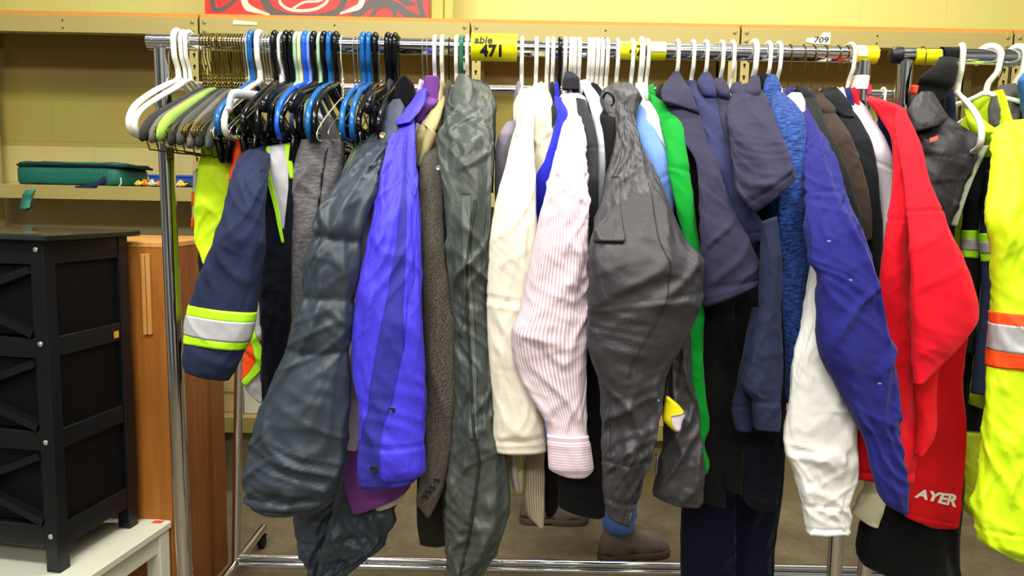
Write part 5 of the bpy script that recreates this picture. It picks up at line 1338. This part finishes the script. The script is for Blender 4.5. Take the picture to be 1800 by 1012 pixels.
# --- 25 hoodies
HB_ = cloth('green_black', '#222725', .9, .3, .3); BRN = cloth('brown_fleece', '#423630', .95, .35, .3); BLN = cloth('black_navy', '#15181f', .9, .3, .3)
g = G('hoodie', 'dark greenish-black hoodie left of the brown hoodie', 'hoodie', 1410, HB_, hem=1.0)
l = g.loft('sleeve', [(1392, 158, 1416, 152, 1.52), (1412, 182, 1438, 185, 1.47), (1424, 215, 1450, 220, 1.42), (1442, 265, 1474, 262, 1.38), (1465, 320, 1497, 325, 1.36), (1486, 380, 1515, 385), (1500, 450, 1522, 455)], d=1.36)
g.loft('hood', [(1398, 151, 1412, 150, 1.51), (1406, 165, 1432, 168, 1.49), (1416, 185, 1436, 188)], 1.48, k=.5)
held(1412, 'gold wire', 'gold wire hanger in the greenish-black hoodie', 'wire')
g = G('hoodie', 'brown hoodie between two black hoodies', 'hoodie', 1432, BRN, hem=1.0)
l = g.loft('sleeve', [(1430, 180, 1452, 180, 1.49), (1444, 208, 1472, 205, 1.45), (1456, 235, 1494, 240, 1.41), (1468, 280, 1512, 285, 1.39), (1486, 335, 1525, 330, 1.38), (1502, 385, 1531, 380), (1516, 425, 1532, 418)], d=1.38)
g.loft('hood', [(1428, 166, 1446, 163, 1.51), (1430, 180, 1464, 182, 1.48), (1444, 200, 1468, 202, 1.46), (1456, 214, 1466, 215)], 1.46, k=.5, av=.006, ad=.005)
held(1430, 'gold wire', 'gold wire hanger in the brown hoodie', 'wire')
g = G('hoodie', 'black-navy hoodie with rounded hood between brown and white hoodies', 'hoodie', 1454, BLN, hem=1.0)
l = g.loft('sleeve', [(1466, 180, 1488, 180, 1.49), (1478, 215, 1513, 215, 1.45), (1494, 255, 1532, 255, 1.41), (1510, 320, 1543, 320, 1.39), (1522, 400, 1550, 400), (1530, 470, 1551, 480), (1538, 505, 1549, 508)], d=1.39)
g.loft('hood', [(1452, 156, 1470, 153, 1.52), (1448, 170, 1484, 170, 1.49), (1462, 190, 1497, 192, 1.47), (1480, 206, 1502, 207, 1.455)], 1.47, k=.5)
held(1450, 'gold wire', 'gold wire hanger in the black-navy hoodie', 'wire')
WHL = cloth('white_lilac', '#d3d0da', .9, .3, .25, var=.04)
g = G('hoodie', 'white hoodie left of the red sweatshirt', 'hoodie', 1476, WHL, hem=1.0)
l = g.loft('sleeve', [(1500, 208, 1532, 206, 1.47), (1516, 235, 1556, 245, 1.44), (1530, 270, 1571, 288, 1.42), (1542, 320, 1573, 330), (1548, 380, 1569, 385), (1550, 450, 1560, 452)], d=1.42, grooves=(2.3,))
g.loft('hood', [(1490, 179, 1510, 177, 1.52), (1488, 192, 1526, 192, 1.49), (1498, 210, 1536, 212, 1.47), (1512, 222, 1534, 222)], 1.48, k=.5)
held(1473, 'gold wire', 'gold wire hanger left of the last white hanger, in white hoodie', 'wire')
held(1494, 'white', 'last white hanger on the front rack, beside the yellow end tape', 'tube', rot=.12)
held(1488, 'gold wire', 'gold wire hook touching the last white hanger', 'wire')
g = G('sweatshirt', 'navy top, a narrow strip between white hoodie and red sweatshirt', 'sweatshirt', 1488, cloth('navy_top', '#2a2c6c', .9, .3), hem=1.0, half=.008)
g.loft('sleeve', [(1533, 184, 1550, 186, 1.5), (1545, 215, 1572, 222, 1.46), (1560, 255, 1582, 262), (1566, 310, 1582, 312)], 1.46)

# --- 26 red sweatshirt
REDC = cloth('red_fleece', '#dd1029', .85, .3, .2, .15, var=.04); REDD = cloth('red_fleece_inner', '#d8171f', .85, .3, .2, .15, var=.04)
g = G('sweatshirt', 'bright red sweatshirt with white slanted letters near its hem', 'sweatshirt', 1497, REDC, hem=1.0)
l = g.loft('sleeve', [(1574, 192, 1590, 194, 1.44), (1574, 220, 1602, 220, 1.40), (1580, 260, 1617, 255, 1.35), (1590, 320, 1634, 320, 1.29), (1596, 385, 1660, 382, 1.24), (1600, 448, 1690, 446, 1.21), (1602, 500, 1711, 495, 1.2), (1603, 557, 1721, 557), (1605, 605, 1695, 598), (1606, 650, 1650, 645), (1607, 675, 1622, 672)], d=1.2, av=.005, ad=.003, grooves=(3.8,), k=.35)
g.loft('shoulder', [(1524, 170, 1548, 175, 1.5), (1526, 178, 1590, 193, 1.46), (1546, 205, 1598, 212, 1.44), (1566, 240, 1600, 250, 1.40), (1572, 290, 1604, 300, 1.37)], 1.4, k=.35, av=.003)
b_ = g.loft('front', [(1573, 235, 1602, 240, 1.38), (1569, 320, 1603, 320, 1.33), (1563, 375, 1603, 375, 1.30), (1555, 430, 1604, 430, 1.28), (1545, 505, 1604, 505, 1.27), (1530, 610, 1606, 610), (1506, 720, 1607, 720), (1497, 800, 1608, 800), (1494, 838, 1606, 847)], d=1.27, av=.008, ad=.003, grooves=(2.2, 7.6), k=.3)
h_ = g.loft('back', [(1600, 540, 1702, 540), (1592, 640, 1692, 640), (1590, 760, 1694, 760), (1588, 850, 1688, 850), (1590, 905, 1684, 922), (1630, 925, 1680, 927)], 1.335, REDD, av=.007, ad=.002, grooves=(3.9,), k=.3)
g.loft('fold', [(1606, 640, 1650, 640), (1611, 690, 1645, 690), (1615, 750, 1646, 752), (1612, 790, 1626, 792), (1611, 800, 1616, 800)], 1.245, REDD, k=.4, av=.004)
wl = plain('letter_white', '#f3efe9', .6)
tc_, wc_ = h_.tt(3.28), .02
def onhem(V):
    hw = .5 * np.linalg.norm(h_.A[3, 3:] - h_.A[3, :3]); out = []
    for v in V:
        wx = max(-.98, min(.98, wc_ + v[0] / hw))
        p_, _ = h_.ev(np.array([tc_ - v[1] + v[0] * .12]), np.array([math.acos(wx)]), .0012 + v[2]); out.append(p_[0, 0])
    return np.array(out)
tx = text('lettering', 'AYER', wl, g.e, None, .024, .0003, .0010, .3, 1.3, onhem)
tx['label'] = 'white slanted letters'
g = G('skirt', 'black cloth skirt hanging lowest under the red sweatshirt', 'skirt', 1486, BLKF, body=False)
g.loft('skirt', [(1560, 760, 1680, 760), (1545, 850, 1690, 870), (1516, 930, 1684, 930), (1511, 962, 1682, 962), (1520, 992, 1682, 1012), (1545, 1004, 1680, 1040)], 1.40, av=.010, ad=.003)
g = G('shirt', 'off-white shirt tail hanging between navy sleeve and chrome post', 'shirt', 1467, cloth('offwhite', '#dcdcc0', .85), hem=1.05)
g.loft('shirt_tail', [(1530, 800, 1552, 800), (1522, 850, 1558, 850), (1508, 880, 1557, 876), (1498, 900, 1550, 905), (1522, 920, 1543, 926)], 1.36, av=.005, ad=.004)

# --- 27 right rack
BVEST = cloth('black_puffer', '#3b383d', .55, .05, .4, .05); VLIN = cloth('vest_lining', '#a9b19b', .6, .1, .2)
RH = 'hangers on the right rack'
g = G('puffer_vest', 'black quilted puffer vest with a small orange sticker', 'vest', 1625, BVEST, rail=RZ2, hem=1.05)
l = g.loft('front', [(1610, 200, 1656, 200, 1.46), (1606, 222, 1692, 222, 1.44), (1606, 240, 1728, 248, 1.43), (1608, 275, 1727, 272, 1.42), (1612, 316, 1698, 312, 1.41), (1616, 350, 1686, 348), (1622, 378, 1677, 378), (1626, 396, 1672, 396)], d=1.41, av=.004, ad=.006, k=.22, puff=(0, 1.6, 3.1, 4.4, 7), puffa=.005)
g.loft('collar', [(1618, 161, 1640, 163, 1.46), (1603, 178, 1650, 180, 1.44), (1597, 200, 1660, 198, 1.425), (1600, 220, 1666, 206, 1.415), (1606, 232, 1656, 218, 1.41)], 1.42, k=.5, av=.003, ad=.005)
g.loft('armhole_binding', [(1727, 256, 1737, 256), (1708, 296, 1717, 296), (1689, 345, 1697, 345), (1672, 396, 1680, 398)], 1.405, VLIN, k=.5, av=.002, ad=.002)
a = P(1634, 250, 1.397); ux = np.array([.014, -.002, .0045]); uz = np.array([.001, .002, .008])
V = [a, a + ux, a + ux + uz, a + uz]; V += [p + np.array([0, .0008, 0]) for p in V]
tag(mesh('price_sticker', V, [(0, 1, 2, 3), (4, 5, 6, 7), (0, 1, 5, 4), (1, 2, 6, 5), (2, 3, 7, 6), (3, 0, 4, 7)], plain('sticker_orange', '#f2582c', .5), g.e, False), 'orange sticker')
held(1620, 'gold wire', 'gold wire hanger in the black puffer vest', 'wire', RZ2, group=RH)
g = G('work_jacket', 'black work jacket with lime and silver sleeve band behind the puffer vest', 'jacket', 1655, BLKF, rail=RZ2, hem=.95, near=.06)
l = g.loft('sleeve', [(1708, 280, 1740, 275), (1700, 330, 1735, 328), (1692, 405, 1720, 405), (1689, 450, 1718, 452), (1692, 520, 1716, 520), (1695, 620, 1716, 622)], 1.49)
l.build('lime_band', LIMET, g.e, 1.99, 2.34, off=.002, hollow=False); l.build('silver_band', SILV, g.e, 2.3, 2.75, off=.003, hollow=False); l.build('lime_band', LIMET, g.e, 2.72, 3.02, off=.002, hollow=False)
g.loft('front', [(1690, 440, 1735, 440), (1688, 600, 1735, 600), (1688, 740, 1728, 740), (1690, 840, 1722, 842)], 1.54, av=.008)
g = G('work_jacket', 'navy work jacket with lime and silver sleeve band beside lime jacket', 'jacket', 1672, NAVY, rail=RZ2, hem=.95, near=.06)
l = g.loft('sleeve', [(1735, 300, 1758, 295), (1728, 360, 1754, 358), (1722, 410, 1751, 408), (1724, 458, 1754, 455), (1722, 540, 1752, 540), (1714, 620, 1742, 622), (1706, 690, 1732, 694)], 1.47)
l.build('lime_band', LIMET, g.e, 2.0, 2.33, off=.002, hollow=False); l.build('silver_band', SILV, g.e, 2.3, 2.74, off=.003, hollow=False); l.build('lime_band', LIMET, g.e, 2.71, 3.02, off=.002, hollow=False)
held(1655, 'black', 'black wire hanger hidden behind the black cloth on right rail', 'wire', RZ2, group=RH) if False else None
# big lime jacket
g = G('safety_jacket', 'large lime hi-vis jacket with orange and silver band, cut by right edge', 'jacket', 1790, LIME, rail=RZ2, hem=.95, half=.016)
l = g.loft('sleeve', [(1770, 212, 1850, 208, 1.36), (1750, 228, 1870, 224, 1.32), (1745, 270, 1880, 268, 1.27), (1735, 340, 1885, 338, 1.23), (1733, 385, 1888, 385, 1.21), (1748, 430, 1890, 430, 1.2), (1752, 548, 1890, 552), (1750, 568, 1890, 572), (1747, 614, 1890, 618), (1744, 638, 1890, 642), (1730, 752, 1890, 752), (1727, 828, 1890, 828), (1713, 886, 1890, 886), (1718, 944, 1890, 962), (1770, 978, 1880, 986)], d=1.2, av=.012, ad=.009, k=.42, thmax=.055, grooves=(12.6,))
l.build('orange_band', ORNG, g.e, 6.0, 7.05, off=.003, hollow=False); l.build('silver_band', SILV, g.e, 7.0, 8.05, off=.0036, hollow=False); l.build('orange_band', ORNG, g.e, 8.0, 9.05, off=.003, hollow=False)
GHD = cloth('grey_hood', '#5e5a58', .7, .15, .3)
g = G('safety_jacket', 'lime rain jacket with grey hood behind the large lime jacket', 'jacket', 1752, LIME, rail=RZ2, hem=.98)
g.loft('hood', [(1758, 150, 1786, 146, 1.56), (1745, 168, 1796, 166, 1.55), (1740, 195, 1800, 195, 1.54), (1744, 220, 1796, 222, 1.53), (1756, 236, 1786, 238)], 1.55, GHD, k=.5, av=.006, ad=.006)
g.loft('shoulder', [(1696, 190, 1712, 200, 1.48), (1700, 208, 1740, 222, 1.46), (1712, 230, 1762, 240, 1.45), (1722, 280, 1765, 285, 1.5), (1728, 420, 1760, 420, 1.56), (1722, 560, 1752, 560), (1720, 650, 1738, 650), (1716, 705, 1726, 708)], 1.57, av=.006, ad=.005)
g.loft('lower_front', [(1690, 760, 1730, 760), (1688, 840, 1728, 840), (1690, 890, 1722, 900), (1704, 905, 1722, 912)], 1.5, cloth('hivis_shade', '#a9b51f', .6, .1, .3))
held(1688, 'white', 'white hanger first right of the black cloth, sloping over the puffer vest', 'sturdy', RZ2, rot=-.32, full=True, group=RH)
held(1738, 'white', 'white double-ribbed hanger second right of the black cloth', 'sturdy', RZ2, rot=.75, full=True, group=RH)
held(1755, 'gold wire', 'gold wire hanger with twisted neck above the grey hood', 'wire', RZ2, rot=.1, group=RH)
held(1786, 'white', 'white hanger at the frame edge, left one of the last two', 'sturdy', RZ2, rot=.25, full=True, group=RH)
held(1797, 'white', 'white hanger at the frame edge, last on right rail', 'sturdy', RZ2, rot=.25, full=True, group=RH)
g = G('jacket', 'blue jacket at the far right edge above the lime jacket', 'jacket', 1822, cloth('mid_blue', '#3e6fa8', .8), rail=RZ2, hem=1.05)
g.loft('shoulder', [(1800, 128, 1830, 124, 1.5), (1792, 142, 1850, 140), (1797, 165, 1860, 165), (1802, 230, 1865, 230)], 1.49)
# black cloth draped over the rail
BC = cloth('black_drape', '#0e0e10', .85, .3, .3)
t = thing('black_cloth', 'black cloth draped over the right rack rail', 'cloth', RZ2(1660))
g = G.__new__(G); g.e = t; g.mat = BC
x0, x1 = RZ2(1652), RZ2(1683)
wraptape('drape', x0, x1, RR + .0015, -PI * .75, PI * .62, BC, t)
q = Loft([(1652, 100, 1683, 103, 1.535), (1642, 115, 1682, 120, 1.51), (1616, 140, 1678, 146, 1.50), (1612, 152, 1666, 164), (1616, 172, 1652, 180)], 1.51, k=.12, av=.001, ad=.001); q.build('front_fall', BC, t)
b = MB(); b.tube(spl([P(1606, 176, 1.5), P(1600, 158, 1.5), P(1606, 152, 1.5), P(1613, 158, 1.5)], 5), .002, 6)
q = Loft([(1600, 150, 1614, 152), (1602, 160, 1612, 160), (1603, 166, 1607, 166)], 1.5, k=.2); 
o = q.build('orange_tag', plain('tag_orange', '#e8502a', .5), None); tag(o, 'small orange tag hanging beside the right rack post', 'tag')

# --- a few hangers on the rear rack
for px, k, c, lab in ((1186, 'tube', 'white', 'white hanger on the rear rack, left of the navy work shirts'), (1552, 'tube', 'white', 'white hanger on the rear rack between the two front racks'),
                      (1566, 'wire', 'gold wire', 'gold wire hanger on the rear rack, left one of three'), (1574, 'wire', 'gold wire', 'gold wire hanger on the rear rack, middle one of three'), (1582, 'wire', 'gold wire', 'gold wire hanger on the rear rack, right one of three')):
    hang(RZB(px), k, c, lab, 'hangers on the rear rack', rr_(.05))

# ================================================================== THE PERSON BEHIND THE RACKS
def skin(name, joints, bones, mat, parent=None, levels=2):
    me = bpy.data.meshes.new(name); me.from_pydata([tuple(j[:3]) for j in joints], bones, []); me.update()
    o = bpy.data.objects.new(name, me); link(o)
    o.modifiers.new('s', 'SKIN'); 
    for i, j in enumerate(joints):
        v = me.skin_vertices[0].data[i]; v.radius = (j[3], j[4] if len(j) > 4 else j[3]); v.use_root = (i == 0)
    sb = o.modifiers.new('u', 'SUBSURF'); sb.levels = levels; sb.render_levels = levels
    dg = bpy.context.evaluated_depsgraph_get(); dg.update()
    m2 = bpy.data.meshes.new_from_object(o.evaluated_get(dg))
    V = np.array([v.co[:] for v in m2.vertices]); Fc = [tuple(p.vertices) for p in m2.polygons]
    bpy.data.objects.remove(o)
    return mesh(name, V, Fc, mat, parent, True, V[:, [0, 2]] if True else None)
fA = PZ(1085, 982, 0.0)        # near boot heel
fB = PZ(985, 918, 0.0)
nx, ny = fA[0], fA[1]; bx, by = fB[0] - .10, fB[1]
hx_, hy_ = (nx + bx) / 2 + .02, (ny + by) / 2
per = thing('person', 'person in blue jeans and brown work boots standing behind the racks, facing right', 'person', (hx_, hy_, 0))
SKINM = plain('skin', '#c98f70', .5); JEAN = cloth('blue_jeans', '#5f84c9', .85, .2, .5, .2); SHIRTP = cloth('person_shirt', '#2c3036', .85); HAIR = plain('hair', '#2a1d14', .6)
def body_j(e, full):
    J = [(hx_, hy_, .95, .13 + e, .15 + e), (hx_, hy_ - .09, .88, .085 + e), (nx + .03, ny + .02, .50, .06 + e), (nx, ny, .10, .042 + e),
         (hx_, hy_ + .09, .88, .085 + e), (bx + .04, by - .01, .50, .06 + e), (bx, by, .10, .042 + e)]
    Bn = [(0, 1), (1, 2), (2, 3), (0, 4), (4, 5), (5, 6)]
    return J, Bn
J, Bn = body_j(0, 1)
J += [(hx_, hy_, 1.12, .115, .15), (hx_, hy_, 1.32, .12, .17), (hx_, hy_, 1.42, .07, .08), (hx_ + .01, hy_, 1.50, .052), (hx_ + .02, hy_, 1.59, .082, .075), (hx_ + .02, hy_, 1.68, .068, .062),
      (hx_, hy_ - .19, 1.36, .05), (hx_ - .02, hy_ - .22, 1.10, .04), (hx_ + .08, hy_ - .21, .88, .03), (hx_ + .12, hy_ - .21, .80, .034),
      (hx_, hy_ + .19, 1.36, .05), (hx_ - .02, hy_ + .22, 1.10, .04), (hx_ + .08, hy_ + .21, .88, .03), (hx_ + .12, hy_ + .21, .80, .034)]
Bn += [(0, 7), (7, 8), (8, 9), (9, 10), (10, 11), (11, 12), (8, 13), (13, 14), (14, 15), (15, 16), (8, 17), (17, 18), (18, 19), (19, 20)]
J[3] = (nx, ny, .11, .035); J[6] = (bx, by, .11, .035)
for s, w in ((-1, 16), (1, 20)):      # fingers
    px_, py_, pz_ = J[w][:3]
    for k, (dx, ln) in enumerate(((.028, .075), (.010, .085), (-.010, .08), (-.026, .065))):
        i = len(J); J += [(px_ + dx, py_, pz_ - .035, .0095), (px_ + dx + .012, py_, pz_ - .035 - ln * .55, .0085), (px_ + dx + .006, py_, pz_ - .035 - ln, .0075)]
        Bn += [(w, i), (i, i + 1), (i + 1, i + 2)]
    i = len(J); J += [(px_ + .035, py_ - s * .012, pz_ + .005, .011), (px_ + .05, py_ - s * .015, pz_ - .035, .009)]; Bn += [(w, i), (i, i + 1)]
skin('body', J, Bn, SKINM, per, 2)
Jj, Bj = body_j(.014, 1); Jj[3] = (nx - .004, ny, .082, .072); Jj[6] = (bx - .004, by, .088, .070); Jj[2] = (nx + .02, ny + .02, .5, .075); Jj[5] = (bx + .03, by - .01, .5, .075)
jn = skin('jeans', Jj, Bj, JEAN, per, 2)
for v in jn.data.vertices:   # bunched denim over the boot
    if v.co.z < .55:
        r_ = .008 * math.sin(v.co.z * 95 + v.co.x * 12) * max(0, 1 - v.co.z / .5); c = (nx, ny) if abs(v.co.y + hy_ - ny) < abs(v.co.y + hy_ - by) else (bx, by)
        d_ = Vector((v.co.x + hx_ - c[0], v.co.y + hy_ - c[1])); d_ = d_.normalized() if d_.length > 1e-6 else d_
        v.co.x += d_.x * r_; v.co.y += d_.y * r_
Js = [(hx_, hy_, .98, .15, .17), (hx_, hy_, 1.12, .135, .17), (hx_, hy_, 1.32, .14, .19), (hx_, hy_, 1.43, .085, .1), (hx_, hy_ - .19, 1.36, .07), (hx_ - .02, hy_ - .22, 1.12, .06), (hx_ + .07, hy_ - .21, .92, .05), (hx_, hy_ + .19, 1.36, .07), (hx_ - .02, hy_ + .22, 1.12, .06), (hx_ + .07, hy_ + .21, .92, .05)]
skin('shirt', Js, [(0, 1), (1, 2), (2, 3), (2, 4), (4, 5), (5, 6), (2, 7), (7, 8), (8, 9)], SHIRTP, per, 2)
skin('hair', [(hx_ - .005, hy_, 1.645, .082, .078), (hx_ - .015, hy_, 1.71, .07, .066)], [(0, 1)], HAIR, per, 2)
hd = MB(); hd.lathe((hx_ + .095, hy_, 1.585), (1, 0, -.25), [(.016, -.01), (.014, .008), (.006, .02), (.001, .022)], 10); hd.build('nose', SKINM, per, True)
for s in (-1, 1):
    hd = MB(); hd.lathe((hx_ + .088, hy_ + s * .03, 1.625), (1, s * .3, 0), [(.011, -.004), (.011, .002), (.005, .006)], 10); hd.build('eye', plain('eye_white', '#e9e6e0', .3), per, True)
    hd = MB(); hd.lathe((hx_ + .015, hy_ + s * .076, 1.60), (-.2, s, 0), [(.026, -.006), (.028, .004), (.018, .010), (.008, .006)], 14); hd.build('ear', SKINM, per, True)
hd = MB(); hd.tube(spl([(hx_ + .088, hy_ - .024, 1.548), (hx_ + .099, hy_, 1.546), (hx_ + .088, hy_ + .024, 1.548)], 5), .005, 8); hd.build('mouth', plain('lips', '#a86157', .5), per, True)
BOOT = plain('boot_leather', '#75685e', .6, var=.25, vscale=18, bump=.3, bscale=40); SOLE = plain('boot_sole', '#5a5048', .8, var=.2, vscale=30)
def boot(px_, py_, yaw):
    c, s = math.cos(yaw), math.sin(yaw)
    def T(V): V = np.array(V); return np.stack([px_ + V[:, 0] * c - V[:, 1] * s, py_ + V[:, 0] * s + V[:, 1] * c, V[:, 2]], 1)
    xs = np.linspace(-.075, .215, 30); V = []; m = 28
    for x in xs:
        q = (x + .075) / .29
        w = np.interp(q, [0, .06, .2, .45, .7, .88, .97, 1], [.016, .032, .038, .038, .05, .046, .028, .008])
        h = np.interp(q, [0, .05, .12, .38, .46, .6, .75, .9, .97, 1], [.08, .125, .14, .145, .14, .118, .102, .086, .06, .035])
        for k in range(m):
            a = 2 * PI * k / m
            z = .026 + (h - .026) * max(0, math.sin(a)) ** .7 if math.sin(a) > 0 else .026 - .004 * abs(math.sin(a))
            V.append((x, w * np.sign(math.cos(a)) * abs(math.cos(a)) ** .8, z + .002 * math.sin(x * 60 + a * 3)))
    Fc = [(i * m + k, i * m + (k + 1) % m, (i + 1) * m + (k + 1) % m, (i + 1) * m + k) for i in range(29) for k in range(m)] + [tuple(range(m))[::-1], tuple(range(29 * m, 30 * m))]
    o = mesh('boot', T(V), Fc, BOOT, per, True)
    V = []
    for z in (0.0005, .012, .022, .030):
        for x, sgn in [(x, 1) for x in xs] + [(x, -1) for x in xs[::-1]]:
            q = (x + .075) / .29; w = np.interp(q, [0, .06, .2, .45, .7, .88, .97, 1], [.018, .036, .042, .040, .054, .050, .032, .012]) + (.002 if .008 < z < .025 else 0)
            zz = max(z, .010) if (.28 < q < .45 and z < .01) else z
            V.append((x * 1.03, w * sgn, zz))
    k = 60; Fc = [(r * k + i, r * k + (i + 1) % k, (r + 1) * k + (i + 1) % k, (r + 1) * k + i) for r in range(3) for i in range(k)] + [tuple(range(k))[::-1], tuple(range(3 * k, 4 * k))]
    mesh('sole', T(V), Fc, SOLE, o, False)
boot(nx, ny, .28); boot(bx, by, .05)

# ================================================================== LIGHT
w = bpy.data.worlds.new('hall'); SC.world = w; w.use_nodes = True
nt = w.node_tree; bg = nt.nodes['Background']
tc = N(nt, 'ShaderNodeTexCoord'); sp = N(nt, 'ShaderNodeSeparateXYZ'); nt.links.new(tc.outputs['Generated'], sp.inputs[0])
rp = N(nt, 'ShaderNodeValToRGB'); e = rp.color_ramp.elements
e[0].position = .40; e[0].color = (.42, .41, .36, 1); e[1].position = .95; e[1].color = (1, .97, .88, 1)
mr = N(nt, 'ShaderNodeMapRange'); mr.inputs['From Min'].default_value = -1; nt.links.new(sp.outputs['Z'], mr.inputs['Value'])
nt.links.new(mr.outputs['Result'], rp.inputs['Fac'])
nz = N(nt, 'ShaderNodeTexNoise', Scale=2.6, Detail=1.0); nt.links.new(tc.outputs['Generated'], nz.inputs['Vector'])
r2 = N(nt, 'ShaderNodeValToRGB'); r2.color_ramp.elements[0].position = .42; r2.color_ramp.elements[0].color = (.25, .25, .25, 1); r2.color_ramp.elements[1].position = .60; r2.color_ramp.elements[1].color = (1.6, 1.6, 1.6, 1)
nt.links.new(nz.outputs['Fac'], r2.inputs['Fac'])
mx = N(nt, 'ShaderNodeMix', data_type='RGBA', blend_type='MULTIPLY'); mx.inputs['Factor'].default_value = 1
nt.links.new(rp.outputs['Color'], mx.inputs['A']); nt.links.new(r2.outputs['Color'], mx.inputs['B']); nt.links.new(mx.outputs['Result'], bg.inputs['Color'])
bg.inputs['Strength'].default_value = .55
def lamp(name, loc, target, size, energy, col=(1, .97, .9)):
    ld = bpy.data.lights.new(name, 'AREA'); ld.shape = 'RECTANGLE'; ld.size, ld.size_y = size; ld.energy = energy; ld.color = col
    o = bpy.data.objects.new(name, ld); link(o); o.location = loc
    d = Vector(target) - Vector(loc); o.rotation_euler = d.to_track_quat('-Z', 'Y').to_euler()
lamp('overhead_lamp', (-.9, -.1, 3.8), (-.2, 1.4, 1.1), (2.0, .25), 92)
lamp('overhead_lamp', (1.3, -.1, 3.8), (.5, 1.4, 1.1), (1.4, .25), 50)
lamp('overhead_lamp', (-.4, -2.6, 3.25), (-.2, 3.0, 1.3), (4.0, .3), 100)  # unseen far light, added to reach the wall under the top shelf
lamp('wall_fill', (.3, 2.5, 3.1), (.3, 3.8, 2.2), (4.2, .25), 27, (1, .98, .86))  # unseen fill added above the shelves to brighten the upper wall
lamp('overhead_lamp', (.6, 2.35, 4.3), (.6, 2.8, 0), (.9, .25), 62, (1, .97, .9))
SC.view_settings.view_transform = 'Standard'
SC.view_settings.look = 'Medium High Contrast'
SC.view_settings.exposure = -.22
